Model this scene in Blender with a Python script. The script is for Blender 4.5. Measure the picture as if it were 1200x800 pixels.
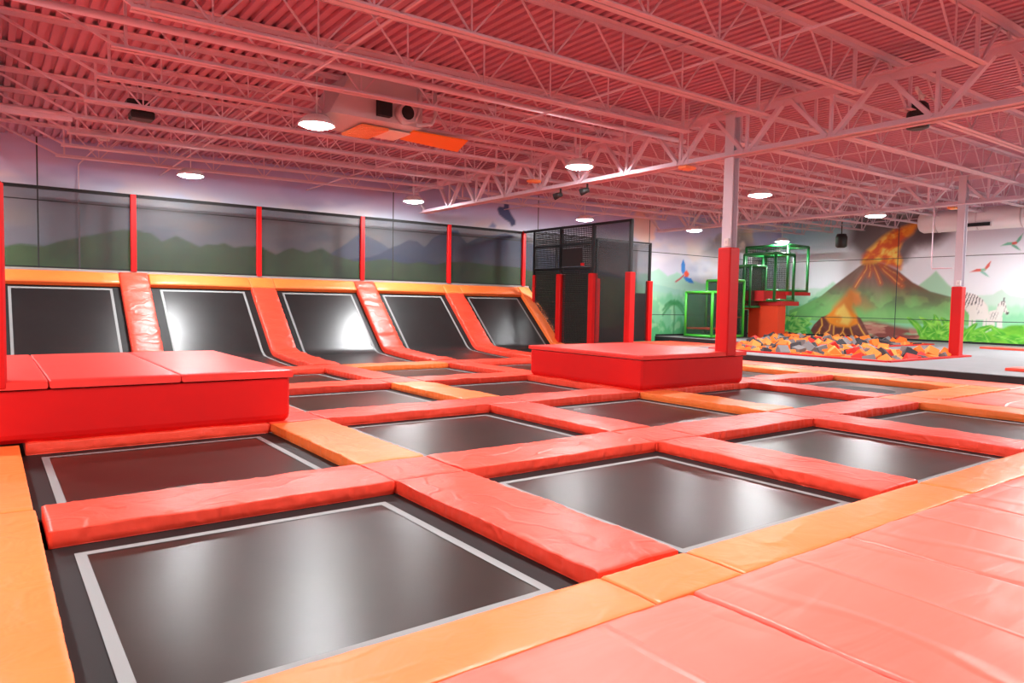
import bpy, math, random
import numpy as np
from mathutils import Vector, Matrix, noise

for o in list(bpy.data.objects):
    bpy.data.objects.remove(o, do_unlink=True)
SC = bpy.context.scene
COL = SC.collection
random.seed(11)

# ------------------------------------------------------------------ camera
F_PX, PITCH, YAW, ROLL, CAM_Z = 828.88, .0542, .6399, .0188, 1.40
cy_, sy_ = math.cos(YAW), math.sin(YAW)
fwd = Vector((sy_*math.cos(PITCH), cy_*math.cos(PITCH), -math.sin(PITCH)))
rt = Vector((cy_, -sy_, 0))
up = rt.cross(fwd)
r2 = rt*math.cos(ROLL)+up*math.sin(ROLL)
u2 = -rt*math.sin(ROLL)+up*math.cos(ROLL)
cam = bpy.data.cameras.new('camera')
cam.sensor_width = 36.0
cam.lens = F_PX*36.0/1200.0
cam.clip_start = .02
camo = bpy.data.objects.new('camera', cam)
COL.objects.link(camo)
m = Matrix.Identity(4)
for i in range(3):
    m[i][0], m[i][1], m[i][2] = r2[i], u2[i], -fwd[i]
m[0][3], m[1][3], m[2][3] = 0, 0, CAM_Z
camo.matrix_world = m
SC.camera = camo

# ------------------------------------------------------------------ world, exposure, lamp strength
w = bpy.data.worlds.new('world')
SC.world = w
w.use_nodes = True
w.node_tree.nodes['Background'].inputs[0].default_value = (.8, .85, 1, 1)
w.node_tree.nodes['Background'].inputs[1].default_value = 0.0
SC.view_settings.view_transform = 'Standard'
SC.view_settings.look = 'None'
SC.view_settings.gamma = 1.0
SC.view_settings.use_curve_mapping = False
SC.view_settings.exposure = 0.0
LAMP = 430.0            # emission strength of the luminaire lenses

# ------------------------------------------------------------------ materials
def lin(c):
    return tuple(((v/255)/12.92 if v/255 <= .04045 else ((v/255+.055)/1.055)**2.4) for v in c)

def mat(name, col, rough=.5, bump=None, var=0, metal=0, spec=.5, coat=0, rvar=None, emit=None, ridge=None):
    """col linear rgb; bump=(scale, strength, distance, stretch); var colour variation; rvar=(scale, amount)"""
    M = bpy.data.materials.new(name)
    M.use_nodes = True
    nt = M.node_tree
    p = nt.nodes['Principled BSDF']
    p.inputs['Base Color'].default_value = (*col, 1)
    p.inputs['Roughness'].default_value = rough
    p.inputs['Metallic'].default_value = metal
    p.inputs['Specular IOR Level'].default_value = spec
    if coat:
        p.inputs['Coat Weight'].default_value = coat
        p.inputs['Coat Roughness'].default_value = .25
    if emit:
        p.inputs['Emission Color'].default_value = (*emit[0], 1)
        p.inputs['Emission Strength'].default_value = emit[1]
    tc = None
    if bump or var or rvar:
        tc = nt.nodes.new('ShaderNodeTexCoord')
    if bump:
        mp = nt.nodes.new('ShaderNodeMapping')
        mp.inputs['Scale'].default_value = bump[3]
        nz = nt.nodes.new('ShaderNodeTexNoise')
        nz.inputs['Scale'].default_value = bump[0]
        nz.inputs['Detail'].default_value = 3
        nz.inputs['Distortion'].default_value = .6
        bp = nt.nodes.new('ShaderNodeBump')
        bp.inputs['Strength'].default_value = bump[1]
        bp.inputs['Distance'].default_value = bump[2]
        nt.links.new(tc.outputs['Object'], mp.inputs[0])
        nt.links.new(mp.outputs[0], nz.inputs[0])
        nt.links.new(nz.outputs[0], bp.inputs['Height'])
        nt.links.new(bp.outputs[0], p.inputs['Normal'])
        if ridge:                    # thin raised fold lines: (scale, stretch, width, distance)
            m3 = nt.nodes.new('ShaderNodeMapping')
            m3.inputs['Scale'].default_value = ridge[1]
            r1 = nt.nodes.new('ShaderNodeTexNoise')
            r1.inputs['Scale'].default_value = ridge[0]
            r1.inputs['Detail'].default_value = 1.5
            sb = nt.nodes.new('ShaderNodeMath')
            sb.operation = 'SUBTRACT'
            sb.inputs[1].default_value = .5
            ab = nt.nodes.new('ShaderNodeMath')
            ab.operation = 'ABSOLUTE'
            m4 = nt.nodes.new('ShaderNodeMapRange')
            m4.interpolation_type = 'SMOOTHSTEP'
            m4.inputs[1].default_value = 0
            m4.inputs[2].default_value = ridge[2]
            m4.inputs[3].default_value = 1
            m4.inputs[4].default_value = 0
            b2 = nt.nodes.new('ShaderNodeBump')
            b2.inputs['Strength'].default_value = 1
            b2.inputs['Distance'].default_value = ridge[3]
            nt.links.new(tc.outputs['Object'], m3.inputs[0])
            nt.links.new(m3.outputs[0], r1.inputs[0])
            nt.links.new(r1.outputs[0], sb.inputs[0])
            nt.links.new(sb.outputs[0], ab.inputs[0])
            nt.links.new(ab.outputs[0], m4.inputs[0])
            nt.links.new(m4.outputs[0], b2.inputs['Height'])
            nt.links.new(bp.outputs[0], b2.inputs['Normal'])
            nt.links.new(b2.outputs[0], p.inputs['Normal'])
    if var:
        n2 = nt.nodes.new('ShaderNodeTexNoise')
        n2.inputs['Scale'].default_value = 2.3
        n2.inputs['Detail'].default_value = 5
        mx = nt.nodes.new('ShaderNodeMix')
        mx.data_type = 'RGBA'
        mx.inputs[6].default_value = (*[v*(1-var) for v in col], 1)
        mx.inputs[7].default_value = (*[min(1, v*(1+var)) for v in col], 1)
        nt.links.new(tc.outputs['Object'], n2.inputs[0])
        nt.links.new(n2.outputs[0], mx.inputs[0])
        nt.links.new(mx.outputs[2], p.inputs['Base Color'])
    if rvar:
        mp = nt.nodes.new('ShaderNodeMapping')
        mp.inputs['Scale'].default_value = rvar[2]
        n3 = nt.nodes.new('ShaderNodeTexNoise')
        n3.inputs['Scale'].default_value = rvar[0]
        n3.inputs['Detail'].default_value = 6
        mr = nt.nodes.new('ShaderNodeMapRange')
        mr.inputs[1].default_value = .3
        mr.inputs[2].default_value = .7
        mr.inputs[3].default_value = rough-rvar[1]
        mr.inputs[4].default_value = rough+rvar[1]
        nt.links.new(tc.outputs['Object'], mp.inputs[0])
        nt.links.new(mp.outputs[0], n3.inputs[0])
        nt.links.new(n3.outputs[0], mr.inputs[0])
        nt.links.new(mr.outputs[0], p.inputs['Roughness'])
    return M

def net_mat(name, col, alpha, rough=.6):
    M = bpy.data.materials.new(name)
    M.use_nodes = True
    nt = M.node_tree
    p = nt.nodes['Principled BSDF']
    p.inputs['Base Color'].default_value = (*col, 1)
    p.inputs['Roughness'].default_value = rough
    p.inputs['Alpha'].default_value = alpha
    return M

RED = (.84, .058, .026)
ORG = (.92, .19, .035)
VB = (4.5, .55, .02, (1, 1, 1))
M_red = mat('red_vinyl', RED, .42, VB, .10, ridge=(2.2, (.9, 1.6, 1), .05, .0035))
M_redbox = mat('red_vinyl_smooth', (.60, .003, .003), .48, (5, .10, .006, (1, 1, 1)), .05, spec=.3)
M_org = mat('orange_vinyl', ORG, .42, VB, .08, ridge=(1.8, (.9, 1.6, 1), .05, .0015))
M_redmat = mat('red_mat_vinyl', (.83, .148, .098), .42, (1.5, .55, .04, (2.4, .45, 1)), .08, ridge=(.7, (.5, 2.0, 1), .030, .006))
M_bed = mat('black_trampoline_mesh', (.021, .0165, .013), .30, None, .45, spec=.26)
M_bedw = mat('black_wall_trampoline_mesh', (.012, .012, .012), .33, (14, .10, .004, (6, .8, .8)), .4, spec=.5)
M_line = mat('white_border_webbing', (.235, .25, .245), .55)
M_margin = mat('black_spring_cover', (.008, .008, .008), .6, spec=.3)
M_steel = mat('bounce_tinted_white_steel', (.72, .57, .63), .6, spec=.25)  # white steel, pink bounce from the red pads mixed into its colour
M_deck = mat('bounce_tinted_white_deck', (.54, .25, .33), .5)  # white deck with the red light bounced off the floor tinted in
M_col = mat('light_grey_painted_steel', (.62, .60, .66), .45)
M_black = mat('black_powder_coated_steel', (.008, .008, .009), .4)
M_blackpad = mat('black_carpet', (.014, .014, .015), .85)
M_grey = mat('grey_carpet_tile', (.22, .22, .225), .75, (40, .15, .003, (1, 1, 1)), .10)
M_conc = mat('grey_concrete', (.30, .30, .29), .8, (20, .2, .004, (1, 1, 1)), .2)
M_floor = mat('dark_concrete', (.06, .06, .06), .9)
M_wall = mat('pale_wall_paint', (.66, .66, .70), .6)
M_green = mat('green_painted_tube', (.045, .42, .028), .35)
M_greend = mat('dark_green_painted_tube', (.012, .16, .035), .35)
M_orgboard = mat('orange_red_panel', (.72, .055, .015), .45, None, .08)
M_redboard = mat('dark_red_panel', (.50, .012, .015), .5)
M_lamp = mat('white_lamp_housing', (.8, .8, .8), .4)
M_glow = mat('lit_lamp_lens', (.9, .9, .9), .5, emit=((.96, .975, .985), LAMP))
M_galv = mat('galvanised_sheet', (.62, .58, .60), .42, metal=.15)
M_duct = mat('white_fabric_duct', (.78, .78, .80), .6, (3, .3, .02, (1, .3, 1)))
M_orgrille = mat('orange_grille', (.90, .32, .10), .5)
M_cream = mat('cream_panel', (.92, .78, .62), .5)
M_orsheet = mat('bright_orange_sheet', (.98, .26, .015), .5)
M_spk = mat('black_speaker_plastic', (.006, .006, .006), .5)
M_white = mat('white_plastic', (.75, .75, .72), .4)
M_net = net_mat('black_netting', (.028, .028, .030), .46)
M_netthin = net_mat('thin_black_netting', (.012, .012, .012), .45)
M_netg = net_mat('green_netting', (.02, .05, .03), .32)
M_rope = mat('black_rope', (.008, .008, .008), .8)
FOAM = [mat('orange_foam', (.80, .165, .015), .9), mat('light_orange_foam', (.85, .27, .05), .9), mat('red_foam', (.62, .03, .02), .9),
        mat('grey_foam', (.19, .18, .18), .9), mat('dark_grey_foam', (.04, .036, .04), .9)]

# ------------------------------------------------------------------ mesh helpers
class MB:
    def __init__(s):
        s.v, s.f, s.sm = [], [], []
    def add(s, vs, fs, smooth=False):
        n = len(s.v)
        s.v += [tuple(v) for v in vs]
        s.f += [tuple(n+i for i in f) for f in fs]
        s.sm += [smooth]*len(fs)
        return s
    def box(s, x0, x1, y0, y1, z0, z1, b=0.0):
        if b <= 0:
            vs = [(x, y, z) for z in (z0, z1) for y in (y0, y1) for x in (x0, x1)]
            return s.add(vs, [(0, 2, 3, 1), (4, 5, 7, 6), (0, 1, 5, 4), (2, 6, 7, 3), (0, 4, 6, 2), (1, 3, 7, 5)])
        # chamfered box
        X, Y, Z = (x0, x1), (y0, y1), (z0, z1)
        vs, idx = [], {}
        for i in (0, 1):
            for j in (0, 1):
                for k in (0, 1):
                    sx, sy, sz = b*(1-2*i), b*(1-2*j), b*(1-2*k)
                    for a, c in enumerate(((0, sy, sz), (sx, 0, sz), (sx, sy, 0))):
                        idx[i, j, k, a] = len(vs)
                        vs.append((X[i]+c[0], Y[j]+c[1], Z[k]+c[2]))
        g = lambda i, j, k, a: idx[i, j, k, a]
        fs = []
        for i in (0, 1):
            q = [g(i, 0, 0, 0), g(i, 1, 0, 0), g(i, 1, 1, 0), g(i, 0, 1, 0)]
            fs.append(q if i else q[::-1])
            q = [g(0, i, 0, 1), g(1, i, 0, 1), g(1, i, 1, 1), g(0, i, 1, 1)]
            fs.append(q[::-1] if i else q)
            q = [g(0, 0, i, 2), g(1, 0, i, 2), g(1, 1, i, 2), g(0, 1, i, 2)]
            fs.append(q if i else q[::-1])
        for i in (0, 1):
            for j in (0, 1):
                e = (i+j) % 2 == 0
                q = [g(i, j, 0, 0), g(i, j, 0, 1), g(i, j, 1, 1), g(i, j, 1, 0)]
                fs.append(q[::-1] if not e else q)
                q = [g(i, 0, j, 0), g(i, 0, j, 2), g(i, 1, j, 2), g(i, 1, j, 0)]
                fs.append(q if not e else q[::-1])
                q = [g(0, i, j, 1), g(0, i, j, 2), g(1, i, j, 2), g(1, i, j, 1)]
                fs.append(q[::-1] if not e else q)
        for i in (0, 1):
            for j in (0, 1):
                for k in (0, 1):
                    q = [g(i, j, k, 0), g(i, j, k, 1), g(i, j, k, 2)]
                    fs.append(q if (i+j+k) % 2 else q[::-1])
        return s.add(vs, fs)
    def bar(s, p, q, wd, ht=None, upv=(0, 0, 1)):
        """rectangular bar from p to q"""
        ht = ht or wd
        p, q = Vector(p), Vector(q)
        d = (q-p).normalized()
        u = Vector(upv)
        if abs(d.dot(u)) > .95:
            u = Vector((1, 0, 0))
        a = d.cross(u).normalized()*wd/2
        b = a.cross(d).normalized()*ht/2
        vs = [e+i*a+j*b for e in (p, q) for i, j in ((-1, -1), (1, -1), (1, 1), (-1, 1))]
        return s.add(vs, [(3, 2, 1, 0), (4, 5, 6, 7), (0, 1, 5, 4), (1, 2, 6, 5), (2, 3, 7, 6), (3, 0, 4, 7)])
    def tube(s, pts, r, n=8, caps=True):
        pts = [Vector(p) for p in pts]
        ring = []
        vs = []
        pa = None
        for i, p in enumerate(pts):
            d = (pts[min(i+1, len(pts)-1)]-pts[max(i-1, 0)]).normalized()
            if pa is None:
                u = Vector((0, 0, 1)) if abs(d.z) < .9 else Vector((1, 0, 0))
                a = d.cross(u).normalized()
            else:
                a = (pa-d*pa.dot(d)).normalized()
            pa = a
            b = d.cross(a)
            ri = r[i] if isinstance(r, (list, tuple)) else r
            for k in range(n):
                t = 2*math.pi*k/n
                vs.append(p+a*math.cos(t)*ri+b*math.sin(t)*ri)
        fs = []
        for i in range(len(pts)-1):
            for k in range(n):
                fs.append((i*n+k, i*n+(k+1) % n, (i+1)*n+(k+1) % n, (i+1)*n+k))
        s.add(vs, fs, True)
        if caps:
            L = (len(pts)-1)*n
            s.add([], [])
            base = len(s.v)-len(vs)
            s.f += [tuple(base+k for k in range(n))[::-1], tuple(base+L+k for k in range(n))]
            s.sm += [False, False]
        return s
    def lathe(s, c, prof, n=20):
        """prof list of (r,z) around vertical axis at c"""
        vs = []
        for r, z in prof:
            for k in range(n):
                t = 2*math.pi*k/n
                vs.append((c[0]+r*math.cos(t), c[1]+r*math.sin(t), c[2]+z))
        fs = [(i*n+k, i*n+(k+1) % n, (i+1)*n+(k+1) % n, (i+1)*n+k) for i in range(len(prof)-1) for k in range(n)]
        s.add(vs, fs, True)
        base = len(s.v)-len(vs)
        L = (len(prof)-1)*n
        s.f += [tuple(base+k for k in range(n))[::-1], tuple(base+L+k for k in range(n))]
        s.sm += [False, False]
        return s
    def poly(s, pts, z0, z1):
        n = len(pts)
        vs = [(x, y, z0) for x, y in pts]+[(x, y, z1) for x, y in pts]
        fs = [tuple(range(n))[::-1], tuple(range(n, 2*n))]+[(i, (i+1) % n, n+(i+1) % n, n+i) for i in range(n)]
        return s.add(vs, fs)
    def mesh(s, name, mt, off=(0, 0, 0)):
        me = bpy.data.meshes.new(name)
        ox, oy, oz = off
        me.from_pydata([(x-ox, y-oy, z-oz) for x, y, z in s.v], [], s.f)
        me.polygons.foreach_set('use_smooth', s.sm)
        me.materials.append(mt)
        me.update()
        return me
    def build(s, name, mt, parent=None, label=None):
        off = parent['_w'] if parent is not None and '_w' in parent else (0, 0, 0)
        o = bpy.data.objects.new(name, s.mesh(name, mt, off))
        COL.objects.link(o)
        if parent is not None:
            o.parent = parent
            o['_w'] = list(off)
        if label:
            o['label'] = label
        return o
    def top(s, name, mt, label, cat, group=None, loc=None):
        """a thing that is one mesh, origin at its base"""
        if loc is None:
            a = np.array(s.v)
            loc = ((a[:, 0].min()+a[:, 0].max())/2, (a[:, 1].min()+a[:, 1].max())/2, a[:, 2].min())
        loc = [float(v) for v in loc]
        o = bpy.data.objects.new(name, s.mesh(name, mt, loc))
        o.location = loc
        COL.objects.link(o)
        o['label'] = label
        o['category'] = cat
        if group:
            o['group'] = group
        return o

def thing(name, label, cat, loc, group=None):
    o = bpy.data.objects.new(name, None)
    o.empty_display_size = .1
    o.location = loc
    COL.objects.link(o)
    o['_w'] = [float(v) for v in loc]
    o['label'] = label
    o['category'] = cat
    if group:
        o['group'] = group
    return o

def struct(o):
    o['kind'] = 'structure'
    return o

def linkmesh(name, me, parent, loc=(0, 0, 0), rot=None):
    o = bpy.data.objects.new(name, me)
    COL.objects.link(o)
    o.parent = parent
    o.location = loc
    if rot:
        o.rotation_euler = rot
    return o

def nz(x, y, z=0.0):
    return noise.noise(Vector((x, y, z)))

# ------------------------------------------------------------------ grid of the court (metres)
XD = [-.12, 2.66, 5.45, 8.20, 10.94, 13.70]        # lines of pads across the court
XC = [1.285, 4.078, 6.830, 9.566, 12.30]           # bed centres
YD = [2.22, 4.865, 7.67, 10.435, 13.16]
YC = [3.49, 6.294, 9.06, 11.79]
PW, PT = .60, .10
WALL_Y, WALL_X = 18.55, 28.8
DK0, DKS = 4.775, .0138                            # roof deck underside: z = DK0 + DKS*x
def zdeck(x): return DK0+DKS*x
def zbot(x): return 4.168+.0140*x                  # joist bottom chord
PLAT = .24                                         # grey platform level

# ------------------------------------------------------------------ room shell
struct(MB().box(-6.2, WALL_X+.3, -9.2, WALL_Y+.3, -.75, -.60).build('floor', M_floor))
# corrugated roof deck, ribs running along y
b = MB()
prof = [(0, 0), (.078, 0), (.088, .05), (.140, .05)]
xs = []
x = -6.3
while x < WALL_X+.3:
    for dx, dz in prof:
        xs.append((x+dx, zdeck(x+dx)+dz))
    x += .15
vs, fs = [], []
ys = [-9.3, 0, 9, WALL_Y+.2]
for (px, pz) in xs:
    for yy in ys:
        vs.append((px, yy, pz))
n = len(ys)
for i in range(len(xs)-1):
    for j in range(n-1):
        fs.append((i*n+j, i*n+j+1, (i+1)*n+j+1, (i+1)*n+j))
b.add(vs, fs)
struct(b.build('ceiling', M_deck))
struct(MB().box(-6.4, WALL_X+.3, -9.3, -9.1, -.6, 5.3).build('wall_front', M_wall))
struct(MB().box(-6.4, -6.2, -9.3, WALL_Y+.2, -.6, 5.0).build('wall_left', M_wall))

# ------------------------------------------------------------------ painted murals (colour attribute painted by functions of wall coordinates)
def vnoise(a, b_, seed=0):
    ai, bi = np.floor(a).astype(int), np.floor(b_).astype(int)
    fa, fb = a-ai, b_-bi
    fa, fb = fa*fa*(3-2*fa), fb*fb*(3-2*fb)
    def h(i, j):
        v = np.sin(i*127.1+j*311.7+seed*74.7)*43758.5453
        return v-np.floor(v)
    return (h(ai, bi)*(1-fa)+h(ai+1, bi)*fa)*(1-fb)+(h(ai, bi+1)*(1-fa)+h(ai+1, bi+1)*fa)*fb
def fbm(a, b_, seed=0, o=4):
    r, amp, t = 0, 1, 0
    for k in range(o):
        r = r+amp*vnoise(a*2**k, b_*2**k, seed+k*13)
        t += amp
        amp *= .5
    return r/t
def sst(e0, e1, x):
    t = np.clip((x-e0)/(e1-e0), 0, 1)
    return t*t*(3-2*t)
def inpoly(S, Z, pts, soft=.04):
    inside = np.zeros(S.shape, bool)
    d = np.full(S.shape, 1e9)
    n = len(pts)
    for i in range(n):
        (x0, y0), (x1, y1) = pts[i], pts[(i+1) % n]
        if y0 != y1:
            c = ((Z < max(y0, y1)) & (Z >= min(y0, y1)))
            xx = x0+(Z-y0)*(x1-x0)/(y1-y0)
            inside ^= c & (S < xx)
        dx, dy = x1-x0, y1-y0
        t = np.clip(((S-x0)*dx+(Z-y0)*dy)/(dx*dx+dy*dy+1e-12), 0, 1)
        d = np.minimum(d, np.hypot(S-x0-t*dx, Z-y0-t*dy))
    sd = np.where(inside, d, -d)
    return sst(-soft, soft, sd)
def stroke(S, Z, pts, wd, soft=.02):
    d = np.full(S.shape, 1e9)
    for i in range(len(pts)-1):
        (x0, y0), (x1, y1) = pts[i], pts[i+1]
        dx, dy = x1-x0, y1-y0
        t = np.clip(((S-x0)*dx+(Z-y0)*dy)/(dx*dx+dy*dy+1e-12), 0, 1)
        d = np.minimum(d, np.hypot(S-x0-t*dx, Z-y0-t*dy))
    return 1-sst(wd-soft, wd+soft, d)
def ridge(S, Z, pts, soft=.04, bumps=0.0, seed=3):
    xs_, zs_ = zip(*sorted(pts))
    h = np.interp(S, xs_, zs_)
    if bumps:
        h = h+bumps*(fbm(S*3, S*0+.5, seed)-.5)
    return 1-sst(-soft, soft, Z-h), h-Z
def blend(C, mk, col):
    c = np.array(lin(col)) if not isinstance(col, np.ndarray) else col
    return C*(1-mk[..., None])+c*mk[..., None]
def leaf(S, Z, C, base, ang, L, wd, col, col2):
    """one painted banana leaf, arched, with a midrib"""
    ca, sa = math.cos(ang), math.sin(ang)
    u = (S-base[0])*ca+(Z-base[1])*sa
    v = -(S-base[0])*sa+(Z-base[1])*ca
    v = v+.22*np.clip(u, 0, L)**2/L*(1 if ca > 0 else -1)
    t = np.clip(u/L, 0, 1)
    hw = wd*np.sqrt(np.clip(t*(1-t)*4, 0, 1))*(1-.3*t)
    k = sst(-.015, .015, hw-np.abs(v))*((u > 0) & (u < L))
    tone = .5+.5*np.sin(u*15+np.abs(v)*22)
    cc = np.array(lin(col))*(1-tone[..., None])+np.array(lin(col2))*tone[..., None]
    C = C*(1-k[..., None])+cc*k[..., None]
    rib = sst(-.012, .012, .014-np.abs(v))*((u > 0) & (u < L))
    return blend(C, rib*.4, (205, 240, 130))

def paint_right(S, Z):
    C = np.zeros(S.shape+(3,))+np.array(lin((243, 247, 252)))
    cl = fbm(S*.45, Z*.9, 5)
    C = blend(C, sst(.45, .75, cl)*.55, (250, 250, 252))
    C = blend(C, sst(3.4, 4.5, Z)*sst(13.5, 16.0, S)*.75, (150, 205, 222))
    C = blend(C, sst(3.0, 5, Z)*sst(13, 11, S)*.45, (196, 200, 228))
    C = blend(C, sst(2.5, .8, Z)*.55, (190, 232, 205))
    # far hills and misty trees
    k, d = ridge(S, Z, [(6, 1.9), (9, 1.9), (9.52, 2.0), (9.79, 2.21), (10.05, 2.02), (11.54, 1.9), (12, 2.0), (13, 2.3)], .05, .1)
    C = blend(C, k*.55, (178, 226, 190))
    k = inpoly(S, Z, [(12.75, 2.2), (12.54, 2.41), (12.2, 2.7), (11.98, 2.92), (11.8, 2.7), (11.54, 2.4), (11.2, 2.1), (11.2, 1.6), (12.75, 1.6)], .05)
    C = blend(C, k*.8, (150, 214, 165))
    k, d = ridge(S, Z, [(14.5, 1.6), (15.6, 2.3), (16.2, 2.45), (16.6, 2.1), (17.0, 2.0), (17.6, 1.9), (18.6, 2.1)], .10, .5, 8)
    C = blend(C, k*.75, (160, 222, 178))
    k, d = ridge(S, Z, [(14.5, 1.2), (16, 1.7), (17.0, 1.5), (18.6, 1.6)], .12, .6, 2)
    C = blend(C, k*.7, (126, 205, 150))
    for bx, bz, hh in ((16.55, .95, .85), (18.1, 1.0, .8)):
        C = blend(C, stroke(S, Z, [(bx, bz-.4), (bx+.03, bz+hh)], .045)*.55, (86, 160, 110))
        for a in range(7):
            an = math.pi*(.05+.15*a)
            pts = [(bx+.03+math.cos(an)*t*.62, bz+hh+math.sin(an)*t*.36-.30*t*t) for t in (0, .35, .7, 1)]
            C = blend(C, stroke(S, Z, pts, .045, .03)*.6, (86, 170, 118))
    # great volcano
    vp = [(18.0, 1.3), (17.39, 1.53), (16.57, 1.92), (15.9, 2.45), (15.42, 2.80), (14.95, 3.15), (14.70, 3.32), (14.34, 3.33), (13.86, 3.21), (13.38, 2.96), (12.80, 2.49), (12.16, 2.14), (11.3, 1.9), (10.6, 1.7), (10.6, .9), (18.0, .9)]
    k = inpoly(S, Z, vp, .03)
    up_ = sst(1.3, 2.6, Z+.5*(fbm(S*2.2, Z*1.1, 9)-.5))
    streak = fbm((S-14.5)/(3.6-np.clip(Z, 0, 3.4))*3.4+20, Z*.5, 4)
    rock = np.array(lin((104, 72, 62)))*(1-streak[..., None])+np.array(lin((150, 120, 108)))*streak[..., None]
    grn = np.array(lin((96, 176, 92)))*(1-streak[..., None])+np.array(lin((150, 214, 130)))*streak[..., None]
    vc = grn*(1-up_[..., None])+rock*up_[..., None]
    vc = vc*(1-(up_*sst(14.3, 13.0, S)*.55)[..., None])+np.array(lin((128, 66, 40)))*(up_*sst(14.3, 13.0, S)*.55)[..., None]
    C = C*(1-k[..., None])+vc*k[..., None]
    C = blend(C, k*sst(.50, .62, fbm(S*1.5, Z*2.2, 21))*sst(2.5, 1.9, Z)*sst(1.2, 1.8, Z)*.55, (92, 96, 80))
    for pts in ([(14.60, 3.25), (14.62, 3.05), (14.71, 2.9), (14.9, 2.6), (15.06, 2.33)], [(14.38, 3.28), (14.30, 3.1), (14.2, 2.89), (14.12, 2.7), (14.03, 2.47)], [(14.12, 3.22), (13.9, 2.95), (13.6, 2.7), (13.4, 2.5), (13.19, 2.35)],
                [(14.0, 3.2), (13.7, 2.98), (13.45, 2.85), (13.2, 2.6)], [(14.5, 3.3), (14.45, 3.0), (14.5, 2.75)]):
        C = blend(C, stroke(S, Z, pts, .09, .09)*.55, (225, 96, 36))
        C = blend(C, stroke(S, Z, pts, .014, .022)*.8*sst(.3, .5, fbm(S*5, Z*5, 17)), (255, 200, 100))
    # smoke, then the eruption
    n1 = fbm(S*1.3, Z*1.3, 31)
    sm = inpoly(S, Z, [(15.45, 4.15), (15.1, 3.75), (14.75, 3.45), (14.2, 3.35), (13.38, 3.0), (13.0, 3.35), (12.7, 3.8), (12.0, 3.95), (11.6, 4.3), (11.9, 5.2), (15.2, 5.2)], .32)
    C = blend(C, sm*sst(.25, .5, n1+sm*.25)*.92, (92, 70, 72))
    C = blend(C, sm*sst(.5, .7, fbm(S*2, Z*2, 77))*.6, (128, 116, 122))
    C = blend(C, sm*sst(13.2, 12.6, S)*sst(3.6, 4.3, Z)*.55, (72, 44, 48))
    pl = inpoly(S, Z, [(14.80, 3.30), (14.80, 3.62), (14.36, 3.98), (14.0, 4.32), (13.5, 4.58), (12.7, 4.78), (12.9, 4.40), (13.30, 4.08), (13.42, 3.7), (13.26, 3.34), (13.30, 3.02), (13.86, 3.21), (14.3, 3.32)], .14)
    n2 = fbm(S*3.4+Z*2, Z*3.4-S, 41)
    C = blend(C, pl*.97, (232, 96, 30))
    C = blend(C, pl*sst(.32, .55, n2), (252, 160, 44))
    C = blend(C, pl*sst(.48, .64, n2)*sst(12.9, 13.5, S), (255, 222, 104))
    C = blend(C, stroke(S, Z, [(14.7, 3.33), (14.3, 3.36)], .06, .08)*.8, (255, 190, 80))
    # lava field, small volcano
    k = inpoly(S, Z, [(14.75, .9), (14.3, .95), (13.74, .86), (13.0, .72), (12.08, .62), (11.6, .45), (11.6, .0), (18.0, 0), (17.3, .2), (14.6, .2)], .12)
    C = blend(C, k*sst(.3, .5, fbm(S*1.2, Z*6, 51)), (140, 70, 62))
    C = blend(C, k*sst(.55, .65, fbm(S*1.5, Z*7, 52))*.6, (215, 150, 130))
    k = inpoly(S, Z, [(17.2, .1), (17.05, .3), (16.79, .72), (16.46, 1.06), (16.13, 1.17), (15.04, 1.2), (14.75, 1.03), (14.51, .6), (14.2, .1)], .02)
    tn = fbm(S*4, Z*4, 61)
    C = blend(C, k, (110, 58, 52))
    C = blend(C, k*sst(.5, .7, tn)*.5, (146, 88, 78))
    for pts in ([(16.46, .98), (16.42, .7), (16.55, .5), (16.5, .1)], [(16.05, .75), (16.1, .5), (16.3, .35), (16.3, .1)], [(15.45, .7), (15.5, .45), (15.63, .3), (15.6, .1)], [(14.85, .8), (14.7, .55), (14.55, .35), (14.4, .1)],
                [(15.2, .68), (15.1, .4), (14.95, .1)], [(15.5, .45), (15.3, .2)], [(16.5, .5), (16.7, .3)], [(15.9, .7), (15.9, .3)]):
        C = blend(C, stroke(S, Z, pts, .05, .05)*.5*k, (220, 90, 30))
        C = blend(C, stroke(S, Z, pts, .018, .018)*k, (255, 200, 90))
    n3 = fbm(S*2.6, Z*2.0, 71)
    k = inpoly(S, Z, [(16.1, 1.0), (15.95, 1.5), (15.6, 1.85), (15.25, 2.25), (14.85, 2.05), (14.7, 1.7), (15.1, 1.5), (14.95, 1.1)], .16)
    C = blend(C, k*sst(.25, .55, n3)*.9, (240, 138, 52))
    C = blend(C, inpoly(S, Z, [(15.3, 2.1), (14.6, 1.95), (14.2, 1.5), (14.6, 1.3), (15.1, 1.6)], .2)*.45, (190, 116, 70))
    k = inpoly(S, Z, [(16.33, 1.05), (16.1, .80), (15.75, .66), (15.26, .64), (14.85, .83), (14.98, 1.19), (15.5, 1.5), (15.9, 1.4)], .06)
    C = blend(C, k, (248, 148, 40))
    C = blend(C, inpoly(S, Z, [(16.0, 1.0), (15.8, .85), (15.3, .75), (15.1, 1.0), (15.5, 1.6), (15.75, 1.4)], .10)*sst(.3, .6, n3), (255, 216, 110))
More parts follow.
